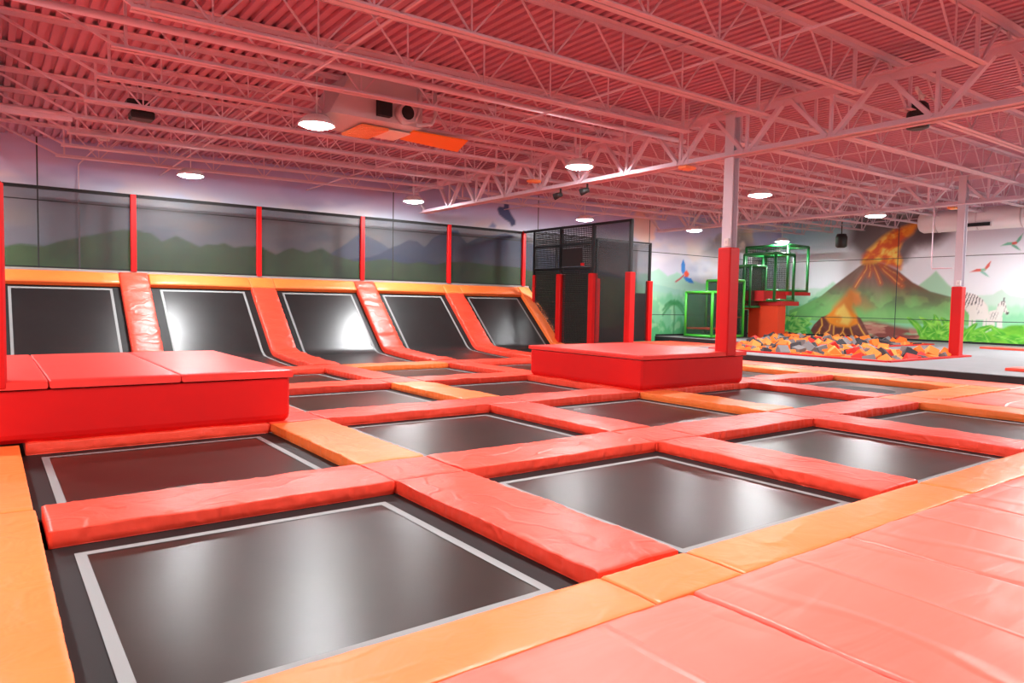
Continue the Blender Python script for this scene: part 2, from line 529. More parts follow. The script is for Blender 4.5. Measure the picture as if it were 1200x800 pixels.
    # birds
    for sx, sz, q, c1, c2, c3 in ((10.42, 2.9, 1.0, (230, 110, 96), (150, 214, 196), (150, 214, 180)), (9.5, 3.80, .85, (120, 200, 170), (110, 190, 160), (222, 90, 80))):
        C = blend(C, inpoly(S, Z, [(sx-.03, sz+.03), (sx-.13, sz+.20), (sx-.25, sz+.34), (sx-.20, sz+.12), (sx-.06, sz-.04)], .015), c1)
        C = blend(C, inpoly(S, Z, [(sx+.06, sz), (sx-.08, sz-.08), (sx-.23, sz-.26), (sx-.10, sz-.20), (sx+.08, sz-.07)], .015), c2)
        C = blend(C, inpoly(S, Z, [(sx+.42, sz-.06), (sx+.2, sz+.05), (sx+.02, sz+.05), (sx-.03, sz-.03), (sx+.1, sz-.05)], .015), c1)
        C = blend(C, stroke(S, Z, [(sx+.02, sz+.01), (sx-.05, sz+.02)], .045), c3)
    # two zebras
    def zebra(C, body, legs, neck, head, f, seed):
        k = inpoly(S, Z, body, .02)
        for lg in legs:
            k = np.maximum(k, stroke(S, Z, lg, .045, .015))
        k = np.maximum(k, inpoly(S, Z, neck, .015))
        k = np.maximum(k, inpoly(S, Z, head, .015))
        C = blend(C, k*.92, (238, 228, 222))
        st = np.sin((S*f+.30*Z*f+7*fbm(S*2, Z*2, seed)))
        C = blend(C, k*sst(.15, .55, st)*sst(1.0, 1.4, Z)*sst(.36, .52, fbm(S*3, Z*2, seed+2))*.92, (50, 44, 48))
        return C
    C = zebra(C, [(11.02, 2.0), (10.9, 2.1), (10.62, 2.03), (10.38, 1.85), (10.2, 1.6), (10.14, 1.25), (10.25, 1.12), (10.7, 1.1), (10.82, 1.35), (11.0, 1.55)],
              [[(10.62, 1.3), (10.60, .9), (10.62, .55)], [(10.74, 1.3), (10.74, .95), (10.70, .62)], [(10.26, 1.3), (10.28, .95), (10.25, .68)], [(10.18, 1.3), (10.17, .9), (10.2, .7)]],
              [(11.2, 1.9), (11.0, 2.12), (10.8, 2.08), (10.85, 1.6), (11.1, 1.5)], [(11.35, 1.7), (11.25, 1.95), (11.05, 2.0), (11.0, 1.6), (11.3, 1.45)], 62, 3)
    C = zebra(C, [(10.16, 1.42), (10.0, 1.47), (9.86, 1.5), (9.74, 1.36), (9.76, 1.12), (9.9, 1.05), (10.12, 1.1)],
              [[(10.1, 1.2), (10.08, .95), (10.1, .8)], [(10.02, 1.2), (10.0, .95), (10.02, .82)], [(9.84, 1.2), (9.84, .95), (9.82, .8)], [(9.77, 1.2), (9.76, .95), (9.75, .8)]],
              [(9.96, 1.4), (9.86, 1.72), (9.74, 1.76), (9.72, 1.4), (9.76, 1.2)], [(9.82, 1.78), (9.68, 1.8), (9.60, 1.5), (9.53, 1.38), (9.60, 1.32), (9.74, 1.45)], 78, 8)
    C = blend(C, inpoly(S, Z, [(9.62, 1.42), (9.53, 1.40), (9.56, 1.32), (9.62, 1.33)], .015), (60, 52, 52))
    C = blend(C, stroke(S, Z, [(9.72, 1.78), (9.70, 1.9)], .02, .015), (70, 60, 60))
    # jungle leaves in front
    k, d = ridge(S, Z, [(5, 1.0), (9.07, 1.0), (9.53, .95), (10.2, .68), (10.69, .66), (10.93, .85), (11.56, .85), (12.0, .8), (12.35, .5), (12.6, .2)], .05, .2, 12)
    g = fbm(S*3, Z*6, 81)
    gc = np.array(lin((58, 150, 24)))*(1-g[..., None])+np.array(lin((140, 216, 60)))*g[..., None]
    C = C*(1-k[..., None])+gc*k[..., None]
    rnd = random.Random(5)
    for i in range(46):
        bx = rnd.uniform(8.0, 12.4)
        bz = rnd.uniform(.15, .55)
        C = leaf(S, Z, C, (bx, bz), rnd.uniform(.25, 2.9), rnd.uniform(.4, .9), rnd.uniform(.10, .17), (72, 172, 38), (118, 204, 58))
    for an, L in ((.9, .95), (1.5, .75), (2.1, .8), (2.6, .7)):
        C = leaf(S, Z, C, (11.75, .55), an, L, .13, (70, 172, 36), (150, 224, 80))
    k, d = ridge(S, Z, [(16.6, .2), (17.0, .5), (17.4, .8), (18.0, 1.1), (18.6, 1.1)], .05, .4, 14)
    C = blend(C, k*.9, (66, 168, 74))
    for i in range(18):
        C = leaf(S, Z, C, (rnd.uniform(17.2, 18.5), rnd.uniform(.3, .9)), rnd.uniform(1.2, 3.6), rnd.uniform(.4, .85), .14, (70, 178, 70), (160, 226, 120))
    return C

def paint_back(S, Z):
    C = np.zeros(S.shape+(3,))+np.array(lin((204, 210, 226)))
    cl = fbm(S*.5, Z*1.1, 15)
    C = blend(C, sst(.45, .7, cl)*.6, (236, 236, 240))
    C = blend(C, sst(.52, .75, fbm(S*.7, Z*1.6, 17))*.45, (240, 216, 196))
    C = blend(C, sst(.55, .75, fbm(S*.6, Z*1.4, 19))*.5, (150, 164, 196))
    C = blend(C, sst(3.6, 4.4, Z)*.6, (176, 160, 214))  # purple ceiling bounce on the upper wall, painted in as lavender
    C = blend(C, sst(.56, .7, fbm(S*.55, Z*1.0, 25))*sst(3.4, 4.0, Z)*sst(11, 13, S)*.7, (246, 206, 176))
    # blue mountains
    for pts, c, a in (([(7.2, 2.3), (7.68, 2.72), (8.04, 2.96), (8.45, 3.3), (8.78, 3.18), (9.31, 2.91), (9.7, 2.7)], (122, 152, 206), .85),
                      ([(9.0, 2.7), (9.38, 2.91), (9.75, 3.08), (9.99, 3.18), (10.25, 3.17), (10.51, 3.0), (10.77, 3.3), (11.21, 3.52), (11.65, 3.6), (11.83, 3.37), (12.0, 3.24), (12.58, 3.48), (13.49, 3.64), (14.19, 3.49), (14.9, 3.3), (15.8, 3.0), (17, 2.7)], (84, 118, 178), .9)):
        k, d = ridge(S, Z, [(0, 1)]+pts+[(30, 1)], .03, .08)
        C = blend(C, k*a*(1-.45*sst(.2, 1.0, d)), c)
    k, d = ridge(S, Z, [(-7, 2.3), (.36, 2.43), (.62, 2.47), (1.04, 2.46), (1.33, 2.58), (1.67, 2.66), (2.04, 2.78), (2.54, 2.92), (2.84, 2.94), (3.18, 2.87), (3.39, 2.69), (3.7, 2.86), (3.91, 2.77), (4.22, 2.64), (4.42, 2.72), (4.61, 2.70), (4.81, 2.76), (5.04, 2.67),
                       (5.28, 2.72), (5.72, 2.73), (6.08, 2.55), (6.52, 2.76), (6.9, 2.64), (7.33, 2.79), (7.64, 2.62), (8.27, 2.5), (8.59, 2.51), (9.24, 2.59), (9.94, 2.49), (10.36, 2.56), (10.89, 2.51), (11.22, 2.6), (12.01, 2.66), (12.6, 2.6), (14.15, 2.57), (14.54, 2.48), (17, 2.5), (19.5, 2.3), (20.2, 2.0), (30, 1.0)], .03, .06)
    g = fbm(S*2, Z*2, 33)
    gc = np.array(lin((60, 120, 48)))*(1-g[..., None])+np.array(lin((124, 180, 96)))*g[..., None]
    C = C*(1-(k*.95)[..., None])+gc*(k*.95)[..., None]
    # misty hills and palms at the right-hand end
    e = sst(19.0, 20.0, S)
    k, d = ridge(S, Z, [(19, 2.6), (20.1, 2.60), (20.41, 2.72), (20.76, 2.84), (21.28, 2.55), (21.55, 2.63), (21.82, 2.73), (22.18, 2.61), (22.9, 2.4), (24, 2.3), (25, 2.8), (26, 2.4), (30, 2.2)], .05, .1)
    C = blend(C, e*k*.85, (158, 216, 190))
    k, d = ridge(S, Z, [(19, 1.9), (21, 1.8), (22.5, 1.9), (24, 1.7), (30, 1.8)], .14, .7, 6)
    C = blend(C, e*k*.85, (116, 200, 150))
    k, d = ridge(S, Z, [(19, .9), (21, .7), (22.5, .9), (30, .9)], .10, .8, 16)
    C = blend(C, e*k*.8, (70, 172, 104))
    C = blend(C, e*sst(.5, .7, fbm(S*3, Z*3, 44))*sst(2.2, 1.6, Z)*.4, (190, 236, 190))
    bx = 21.72
    C = blend(C, stroke(S, Z, [(bx, .3), (bx+.04, 1.0), (bx-.02, 1.5)], .05)*.7, (58, 140, 84))
    for a in range(9):
        an = math.pi*(-.08+.145*a)
        pts = [(bx+math.cos(an)*t*.66, 1.5+math.sin(an)*t*.42-.34*t*t) for t in (0, .35, .7, 1)]
        C = blend(C, stroke(S, Z, pts, .05, .03)*.75, (56, 150, 86))
    # blue and red parrot
    C = blend(C, inpoly(S, Z, [(22.18, 3.27), (22.31, 3.05), (22.33, 2.76), (22.18, 2.66), (22.07, 2.80), (22.06, 3.05)], .02), (40, 130, 214))
    C = blend(C, inpoly(S, Z, [(22.18, 2.60), (22.45, 2.56), (22.70, 2.52), (22.88, 2.33), (22.62, 2.33), (22.36, 2.42)], .02), (40, 130, 214))
    C = blend(C, stroke(S, Z, [(22.24, 2.63), (22.0, 2.47), (21.77, 2.36)], .035), (206, 86, 92))
    C = blend(C, inpoly(S, Z, [(22.24, 2.72), (22.40, 2.84), (22.57, 2.70), (22.50, 2.58), (22.33, 2.55)], .02), (230, 78, 40))
    # dark smoke drifting round the corner, dark blue flying creature above the nets
    C = blend(C, inpoly(S, Z, [(23.4, 3.6), (24.6, 3.2), (26, 3.4), (27, 4.0), (26, 4.6), (24, 4.4)], .4)*sst(.3, .55, fbm(S, Z*1.5, 91))*.8, (104, 96, 104))
    C = blend(C, inpoly(S, Z, [(13.12, 4.38), (13.20, 4.47), (13.38, 4.46), (13.40, 4.60), (13.50, 4.66), (13.59, 4.56), (13.58, 4.42), (13.70, 4.25), (13.86, 4.07), (13.86, 3.95), (13.70, 3.87), (13.62, 4.0), (13.42, 4.08), (13.2, 4.21)], .03)*.95, (36, 58, 110))
    C = blend(C, inpoly(S, Z, [(12.8, 3.78), (12.95, 3.95), (13.1, 3.86), (13.05, 3.76)], .06)*.8, (90, 110, 165))
    return C

def mural_mat():
    M = bpy.data.materials.new('mural_paint')
    M.use_nodes = True
    nt = M.node_tree
    a = nt.nodes.new('ShaderNodeAttribute')
    a.attribute_name = 'paint'
    p = nt.nodes['Principled BSDF']
    p.inputs['Roughness'].default_value = .6
    nt.links.new(a.outputs['Color'], p.inputs['Base Color'])
    return M
M_mural = mural_mat()

def mural_wall(name, s0, s1, z0, z1, step, axis, const, back, fn):
    """a wall slab whose inner face is a fine painted grid; axis 'x' runs along x at y=const"""
    ns, nzz = int((s1-s0)/step)+1, int((z1-z0)/step)+1
    sv, zv = np.linspace(s0, s1, ns), np.linspace(z0, z1, nzz)
    S, Z = np.meshgrid(sv, zv, indexing='ij')
    C = np.clip(fn(S, Z), 0, 1)
    if axis == 'x':
        co = np.stack([S, np.full(S.shape, const), Z], -1).reshape(-1, 3)
    else:
        co = np.stack([np.full(S.shape, const), S, Z], -1).reshape(-1, 3)
    idx = np.arange(ns*nzz).reshape(ns, nzz)
    q = np.stack([idx[:-1, :-1], idx[1:, :-1], idx[1:, 1:], idx[:-1, 1:]], -1).reshape(-1, 4)
    if axis != 'x':
        q = q[:, ::-1]
    verts = co.tolist()
    faces = q.tolist()
    base = len(verts)
    for (s, z) in ((s0, z0), (s1, z0), (s1, z1), (s0, z1)):
        verts.append((s, const+back, z) if axis == 'x' else (const+back, s, z))
    cr = [int(idx[0, 0]), int(idx[-1, 0]), int(idx[-1, -1]), int(idx[0, -1])]
    faces.append([base+3, base+2, base+1, base])
    for i in range(4):
        faces.append([cr[i], base+i, base+(i+1) % 4, cr[(i+1) % 4]])
    me = bpy.data.meshes.new(name)
    me.from_pydata(verts, [], faces)
    at = me.color_attributes.new('paint', 'FLOAT_COLOR', 'POINT')
    buf = np.ones((len(verts), 4), np.float32)
    buf[:base, :3] = C.reshape(-1, 3)
    buf[base:, :3] = .6
    at.data.foreach_set('color', buf.ravel())
    me.materials.append(M_mural)
    me.update()
    o = bpy.data.objects.new(name, me)
    COL.objects.link(o)
    return struct(o)
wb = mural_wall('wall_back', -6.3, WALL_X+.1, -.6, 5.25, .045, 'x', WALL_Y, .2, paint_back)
wr = mural_wall('wall_right', 5.0, WALL_Y, -.6, 5.25, .032, 'y', WALL_X, .2, paint_right)
struct(MB().box(WALL_X, WALL_X+.2, -9.3, 5.0, -.6, 5.25).build('wall_right.001', M_wall))
M_joint = mat('dark_panel_joint', (.05, .06, .06), .9)
jb = lambda nm, *a: struct(MB().box(*a).build(nm, M_joint))
for zj in (1.06, 3.44):
    jb('trim_1', WALL_X-.004, WALL_X+.02, -9, WALL_Y, zj-.012, zj+.012)
    jb('trim_1', -6, WALL_X, WALL_Y-.004, WALL_Y+.02, zj-.012, zj+.012)
for yj in (13.4, 4.9):
    jb('trim_2', WALL_X-.004, WALL_X+.02, yj-.014, yj+.014, PLAT, 5.1)
for xj in (.94, 9.46, 20.2, 14.8):
    jb('trim_2', xj-.014, xj+.014, WALL_Y-.004, WALL_Y+.02, 0, 5.0)
struct(MB().box(WALL_X-.03, WALL_X, -9, WALL_Y, PLAT, PLAT+.07).build('baseboard_right', M_blackpad))
struct(MB().box(20.7, WALL_X, WALL_Y-.03, WALL_Y, PLAT, PLAT+.07).build('baseboard_back', M_blackpad))

# ------------------------------------------------------------------ grey platform round the foam pit
plat = thing('raised_platform', 'long grey carpeted platform with a black riser surrounding the foam pit', 'platform', (22, 3, -.6))
PITP = [(16.1, 7.6), (20.4, 7.6), (20.4, 10.9), (26.2, 10.9), (26.2, 16.9), (22.4, 15.2), (16.1, 12.4)]
for nm, pts in (('platform_section', [(15.1, -9), (16.1, -9), (16.1, 13.2), (15.1, 13.2)]), ('platform_section', [(16.1, -9), (20.4, -9), (20.4, 7.6), (16.1, 7.6)]),
                ('platform_section', [(20.4, -9), (WALL_X-.002, -9), (WALL_X-.002, 10.9), (20.4, 10.9)]), ('platform_section', [(26.2, 10.9), (WALL_X-.002, 10.9), (WALL_X-.002, WALL_Y-.002), (26.2, WALL_Y-.002)]),
                ('platform_section', [(20.7, 14.45), (22.4, 15.2), (26.2, 16.9), (26.2, WALL_Y-.002), (20.7, WALL_Y-.002)]), ('platform_section', [(16.1, 12.4), (17.9, 13.2), (16.1, 13.2)])):
    MB().poly(pts, PLAT-.10, PLAT).build(nm, M_grey, plat)
MB().box(15.06, 15.10, -9, 13.2, -.1, PLAT-.012).build('riser', M_blackpad, plat, 'black carpeted riser')
MB().box(20.66, 20.70, 14.45, WALL_Y-.002, -.1, PLAT-.012).build('riser', M_blackpad, plat, 'black carpeted riser')

# ------------------------------------------------------------------ padded vinyl pieces
def pad_mesh(L, Wd, H, seed, puff=.004, wr=.019, seg=.024, hem=0.0, sidewr=1.0, rr=.007, across=5):
    """a stuffed vinyl pad, length L along local x, centred, base at z=0; loose wrinkled sides"""
    b = MB()
    n = max(4, int(L/seg))
    hw = Wd/2
    pr = [(-hw+.012, 0), (-hw, .012), (-hw, H*.45), (-hw, H-rr-.014), (-hw+.002, H-rr), (-hw+rr*.3, H-rr*.3), (-hw+rr, H), (-hw+rr+.025, H)]
    for k in range(1, across):
        pr.append((-hw+rr+.025+(Wd-2*rr-.05)*k/across, H))
    pr += [(-x_, z_) for x_, z_ in pr[7::-1]]
    m_ = len(pr)
    vs = []
    for i in range(n+1):
        t = -L/2+L*i/n
        e = min(i, n-i)
        inset = .0 if e > 0 else 1.0
        for j, (y, z) in enumerate(pr):
            zz, yy = z, y
            wv = nz(t*16+seed*7.1, (y > 0)*9.3, seed*3.3)*.7+nz(t*37+seed, (y > 0)*4.1+z*6, seed)*.45
            if abs(y) > hw-rr*.9 and z > .02:
                yy += (1 if y > 0 else -1)*wr*sidewr*wv*(1.7 if z < H*.6 else .8)
            if z > H*.6:
                q = 1-(y/hw)**2
                zz += puff*q+wr*.55*nz(t*3.1+seed*2, y*4.5+seed, .3)+wr*.35*wv*abs(y/hw)**4
                zz += wr*.55*max(0, nz(t*2.0+y*3.5+seed*5, (t-y)*.9+seed, 7.7)*2-.35)
            if hem and abs(abs(t)-(L/2-hem)) < seg*.55 and z > H*.6:
                zz -= .004
            tt = t
            if e == 0:
                if z > H*.6:
                    zz -= rr*.8
                yy *= (hw-rr*.25)/hw
            vs.append((tt, yy, zz))
    fs = []
    for i in range(n):
        for j in range(m_-1):
            fs.append((i*m_+j, i*m_+j+1, (i+1)*m_+j+1, (i+1)*m_+j))
    b.add(vs, [f[::-1] for f in fs], True)
    base = 0
    b.f += [tuple(range(m_)), tuple(range(n*m_, n*m_+m_))[::-1]]
    b.sm += [False, False]
    b.f += [(i*m_, (i+1)*m_, (i+1)*m_+m_-1, i*m_+m_-1) for i in range(n)]
    b.sm += [False]*n
    return b

SEED = [0]
def pad(x0, x1, y0, y1, mt, label, z=0.0, H=PT, name='floor_pad', cat='pad', **k):
    SEED[0] += 1
    lx, ly = x1-x0, y1-y0
    g = .004
    alongx = lx >= ly
    b = pad_mesh((lx if alongx else ly)-2*g, (ly if alongx else lx)-2*g, H, SEED[0], **k)
    me = b.mesh(name, mt)
    o = bpy.data.objects.new(name, me)
    o.location = ((x0+x1)/2, (y0+y1)/2, z)
    if not alongx:
        o.rotation_euler = (0, 0, math.pi/2)
    COL.objects.link(o)
    o['label'] = label
    o['category'] = cat
    return o

ROWN = ['front row', 'second row', 'third row', 'back row']
COLN = ['first column', 'second column', 'middle column', 'fourth column', 'last column']
LINE = ['', 'behind the front row', 'behind the second row', 'behind the third row', 'along the foot of the slopes']
GAP = ['', 'right of the first column', 'right of the second column', 'right of the middle column', 'right of the fourth column', 'right of the last column']
def cname(c): return 'orange' if c == 'o' else 'red'
def cm(c): return M_org if c == 'o' else M_red
h = PW/2
# strips running along the wall direction
for j in range(1, 5):
    for i in range(5):
        c = 'r'
        if (j, i) == (1, 4): c = 'o'
        if (j, i) == (4, 2): c = 'o'
        x0 = XD[i]+h if i else .25
        x1 = XD[i+1]-h
        pad(x0, x1, YD[j]-.31, YD[j]+.31, cm(c), f'{cname(c)} vinyl pad strip {LINE[j]}, {COLN[i]} of trampolines')
    for i in range(1, 6):
        c = 'o' if (j, i) in ((1, 5), (2, 5), (1, 4)) else 'r'
        pad(XD[i]-h, XD[i]+h, YD[j]-.31, YD[j]+.31, cm(c), f'square {cname(c)} pad {LINE[j]} and {GAP[i]}', wr=.006)
# strips running towards the slide wall
dcol = {(0, 4): 'o', (1, 1): 'o', (1, 3): 'o', (1, 5): 'o', (2, 2): 'o', (2, 5): 'o'}
yedge = [(2.44, YD[1]-.31), (YD[1]+.31, YD[2]-.31), (YD[2]+.31, YD[3]-.31), (YD[3]+.31, YD[4]-.31)]
for r in range(4):
    for i in range(1, 6):
        if r == 0 and i == 5:
            continue
        c = dcol.get((r, i), 'r')
        pad(XD[i]-h, XD[i]+h, yedge[r][0], yedge[r][1], cm(c), f'{cname(c)} vinyl divider pad {GAP[i]}, {ROWN[r]} of trampolines')
# orange borders
pad(-.50, .215, 5.10, 7.38, M_org, 'orange border pad along the left edge, beside the left red box', wr=.005)
pad(-.50, .225, 2.42, 5.10, M_org, 'long orange border pad at the left edge beside the nearest trampoline', wr=.005)
xe = [-.50, 2.335, 2.96, 5.655, 8.4, 11.25]
nmx = ['nearest', 'short second', 'third', 'fourth', 'fifth and last']
for a, (x0, x1) in enumerate(zip(xe[:-1], xe[1:])):
    pad(x0, x1, 2.03, 2.405, M_org, f'{nmx[a]} orange pad along the front edge of the court, counted from the left', wr=.005)
# wide red mats of the front deck and the right deck
sx = [-.50, 1.19, 2.57, 3.95, 5.33, 6.71, 8.09, 9.47, 10.85, 12.23, 13.61, 15.04]
on = ['first', 'second', 'third', 'fourth', 'fifth', 'sixth', 'seventh', 'eighth', 'ninth', 'tenth', 'eleventh']
for a, (x0, x1) in enumerate(zip(sx[:-1], sx[1:])):
    kw = dict(name='floor_mat', cat='mat', hem=.12, across=14, wr=.011, puff=.004, sidewr=.4, rr=.018, seg=.05)
    pad(x0, x1, -.85, 2.065, M_redmat, f'wide red vinyl mat on the front deck, {on[a]} from the left', **kw)
    if a < 7:
        pad(x0, x1, -3.8, -.87, M_redmat, f'wide red vinyl mat behind the front deck mats, {on[a]} from the left', **kw)
kw = dict(name='floor_mat', cat='mat', hem=.10, across=10, wr=.008, puff=.004, sidewr=.4, rr=.018, seg=.06)
for a, (y0, y1) in enumerate(((2.10, 3.30), (3.32, 4.50))):
    pad(11.28, 13.20, y0, y1, M_redmat, f'red vinyl mat right of the front row of trampolines, {["near", "far"][a]} one', **kw)
    pad(13.22, 15.04, y0, y1, M_redmat, f'red vinyl mat against the black riser, {["nearest", "second nearest"][a]} the front deck', **kw)
for a, (y0, y1) in enumerate(((4.53, 6.6), (6.62, 8.7), (8.72, 10.8), (10.82, 13.15))):
    pad(14.03, 15.04, y0, y1, M_redmat, f'narrow red mat beside the black riser, {on[a]} of four from near', **kw)
for a, (x0, x1) in enumerate(((14.03, 15.9), (15.92, 18.2), (18.22, 20.62))):
    pad(x0, x1, (13.25, 13.45, 14.5)[a], 15.5, M_redmat, f'red vinyl mat on the floor in front of the black cage, {on[a]} from the left', **kw)
    pad(x0, x1, 15.52, 17.75, M_red if a else M_org, f'{"red" if a else "orange"} vinyl mat on the cage floor, {on[a]} from the left', **kw)
struct(MB().box(-.5, 15.1, 2.0, 18.4, -.32, -.30).build('floor.001', M_floor))
struct(MB().box(13.9, 20.66, 13.2, 18.5, -.3, -.01).build('floor.002', M_floor))
struct(MB().box(11.3, 15.05, 2.0, 13.2, -.3, -.01).build('floor.003', M_floor))
struct(MB().box(-6.2, 15.05, -9.2, 2.0, -.3, -.01).build('floor.004', M_floor))
struct(MB().box(-6.2, -.5, 2.0, 18.4, -.3, .08).build('floor.005', M_redmat))

# ------------------------------------------------------------------ trampolines
def frame_strip(b, x0, x1, y0, y1, wd, zf, n=8):
    """flat rectangular ring following height function zf"""
    def strip(p, q, p2, q2):
        vs, fs = [], []
        for i in range(n+1):
            t = i/n
            for a, c in ((p, q), (p2, q2)):
                x_, y_ = a[0]+(c[0]-a[0])*t, a[1]+(c[1]-a[1])*t
                vs.append((x_, y_, zf(x_, y_)))
        for i in range(n):
            fs.append((2*i, 2*i+1, 2*i+3, 2*i+2))
        b.add(vs, fs)
    ix0, ix1, iy0, iy1 = x0+wd, x1-wd, y0+wd, y1-wd
    strip((x0, y1), (x0, y0), (ix0, iy1), (ix0, iy0))
    strip((x0, y0), (x1, y0), (ix0, iy0), (ix1, iy0))
    strip((x1, y0), (x1, y1), (ix1, iy0), (ix1, iy1))
    strip((x1, y1), (x0, y1), (ix1, iy1), (ix0, iy1))

def trampoline_meshes():
    hb, hw_ = .925, 1.085
    sag = lambda x_, y_: -.016*max(0, 1-(x_/hb)**2)*max(0, 1-(y_/hb)**2)
    n = 16
    b = MB()
    vs, fs = [], []
    for i in range(n+1):
        for j in range(n+1):
            x_, y_ = -hb+2*hb*i/n, -hb+2*hb*j/n
            vs.append((x_, y_, sag(x_, y_)))
    for i in range(n):
        for j in range(n):
            fs.append((i*(n+1)+j, (i+1)*(n+1)+j, (i+1)*(n+1)+j+1, i*(n+1)+j+1))
    b.add(vs, fs, True)
    m1 = b.mesh('jumping_mat', M_bed)
    l = MB()
    frame_strip(l, -hb, hb, -hb, hb, .055, lambda x_, y_: sag(x_, y_)+.003)
    m2 = l.mesh('border_line', M_line)
    g = MB()
    frame_strip(g, -hw_, hw_, -hw_, hw_, hw_-hb, lambda x_, y_: -.002, 1)
    for s_ in (-1, 1):
        g.box(-hw_, hw_, s_*hw_-.02, s_*hw_+.02, -.28, -.01)
        g.box(s_*hw_-.02, s_*hw_+.02, -hw_, hw_, -.28, -.01)
    m3 = g.mesh('frame_margin', M_margin)
    return m1, m2, m3
TM = trampoline_meshes()
def trampoline(r, i):
    t = thing('trampoline', f'black trampoline bed with white border line, {ROWN[r]}, {COLN[i]} from the left', 'trampoline', (XC[i], YC[r], 0), 'floor trampolines')
    linkmesh('jumping_mat', TM[0], t)
    linkmesh('border_line', TM[1], t)
    linkmesh('frame_margin', TM[2], t)
for r in range(4):
    for i in range(5):
        if (r == 0 and i == 4) or (r == 2 and i in (0, 3)):
            continue
        trampoline(r, i)

# ------------------------------------------------------------------ red vinyl boxes
def red_box(x0, x1, y0, y1, seams, label):
    t = thing('padded_box', label, 'box', ((x0+x1)/2, (y0+y1)/2, PT))
    # body with an inward-curved foot
    b = MB()
    prof = [(.035, PT+.002), (.008, PT+.04), (0, PT+.08), (0, .560)]
    vs, fs = [], []
    for ins, z in prof:
        r_ = .03
        xa, xb, ya, yb = x0+ins, x1-ins, y0+ins, y1-ins
        vs += [(xa+r_, ya, z), (xb-r_, ya, z), (xb, ya+r_, z), (xb, yb-r_, z), (xb-r_, yb, z), (xa+r_, yb, z), (xa, yb-r_, z), (xa, ya+r_, z)]
    for k in range(3):
        for q in range(8):
            fs.append((k*8+q, k*8+(q+1) % 8, (k+1)*8+(q+1) % 8, (k+1)*8+q))
    fs += [tuple(range(8))[::-1], tuple(range(24, 32))]
    b.add(vs, fs)
    b.build('box_body', M_redbox, t)
    e = [x0-.03]+seams+[x1+.03]
    for a, c in zip(e[:-1], e[1:]):
        SEED[0] += 1
        yl = (y1+.03)-(y0-.03)
        pm = pad_mesh(yl, c-a-.008, .070, SEED[0], puff=.003, wr=.0025, seg=.12, rr=.010)
        me = pm.mesh('top_pad', M_redmat2)
        linkmesh('top_pad', me, t, ((a+c)/2-(x0+x1)/2, 0, .575-PT), (0, 0, math.pi/2))
    return t
M_redmat2 = mat('red_box_top_vinyl', (.78, .036, .026), .42, (1.6, .18, .01, (1, 1, 1)), .05)
red_box(-.30, 2.58, 7.40, 10.72, [.432, 1.509], 'long red padded box at the left with seams across its top')
red_box(7.98, 10.52, 7.40, 10.15, [], 'square red padded box in the middle of the court, around the near column')

# ------------------------------------------------------------------ columns
def column(x0, x1, y0, y1, zb, zp, zt, label, box=None):
    t = thing('padded_column', label, 'column', ((x0+x1)/2, (y0+y1)/2, zb))
    MB().box(x0, x1, y0, y1, zb, zp, .018).build('column_pad', M_redbox, t, 'red vinyl column padding')
    cx, cyy = (x0+x1)/2, (y0+y1)/2
    s = MB()
    s.box(cx-.085, cx-.070, cyy-.09, cyy+.09, zp-.1, zt)
    s.box(cx+.070, cx+.085, cyy-.09, cyy+.09, zp-.1, zt)
    s.box(cx-.07, cx+.07, cyy-.012, cyy+.012, zp-.1, zt)
    s.build('steel_post', M_col, t, 'pale grey steel post')
    MB().box(cx-.12, cx+.12, cyy-.12, cyy+.12, zt, zt+.02).build('cap_plate', M_col, t)
    if box:
        bx = MB().box(cx-.135, cx-.088, cyy-.085, cyy+.01, zp+.02, zp+.15, .006).build('switch_box', M_white, t, 'small white switch box')
        MB().box(cx-.140, cx-.135, cyy-.055, cyy-.02, zp+.06, zp+.11).build('switch_plate', M_galv, bx)
    return t
column(-.11, .135, 7.36, 7.62, .58, 2.34, 4.55, 'red padded column at the far left, standing in the left box', True)
column(9.975, 10.235, 7.35, 7.61, .58, 2.40, 4.62, 'red padded column with pale steel top standing in the middle box', True)
column(19.78, 20.03, 7.60, 7.85, PLAT, 2.03, 4.80, 'red padded column at the corner of the foam pit', True)

# ------------------------------------------------------------------ wall slides (angled trampolines)
A45 = math.atan2(1.54-.13, 17.54-16.03)
def slide_path(off=0.0, y_start=13.50, top=17.54, n=26):
    """points (y,z) of the slide surface, flat then curved up the wall, offset off along the normal"""
    yk, r_ = 16.00, .55
    ta = r_*math.tan(A45/2)
    pts = []
    for i in range(9):
        y_ = y_start+(yk-ta-y_start)*i/8
        pts.append((y_, .02+.09*(i/8)**2, 0.0))
    cz = .11+r_
    for i in range(1, 8):
        a = A45*i/8
        pts.append((yk-ta+r_*math.sin(a), cz-r_*math.cos(a), a))
    ye, ze = yk-ta+r_*math.sin(A45), cz-r_*math.cos(A45)
    for i in range(n+1):
        y_ = ye+(top-ye)*i/n
        pts.append((y_, ze+(y_-ye)*math.tan(A45), A45))
    return [(y_-off*math.sin(a), z_+off*math.cos(a)) for y_, z_, a in pts]

def ribbon(xa, xb, path, nx=1, zadd=None):
    b = MB()
    vs, fs = [], []
    for (y_, z_) in path:
        for k in range(nx+1):
            x_ = xa+(xb-xa)*k/nx
            vs.append((x_, y_, z_))
    m_ = nx+1
    for i in range(len(path)-1):
        for k in range(nx):
            fs.append((i*m_+k, i*m_+k+1, (i+1)*m_+k+1, (i+1)*m_+k))
    return b.add(vs, fs, True)

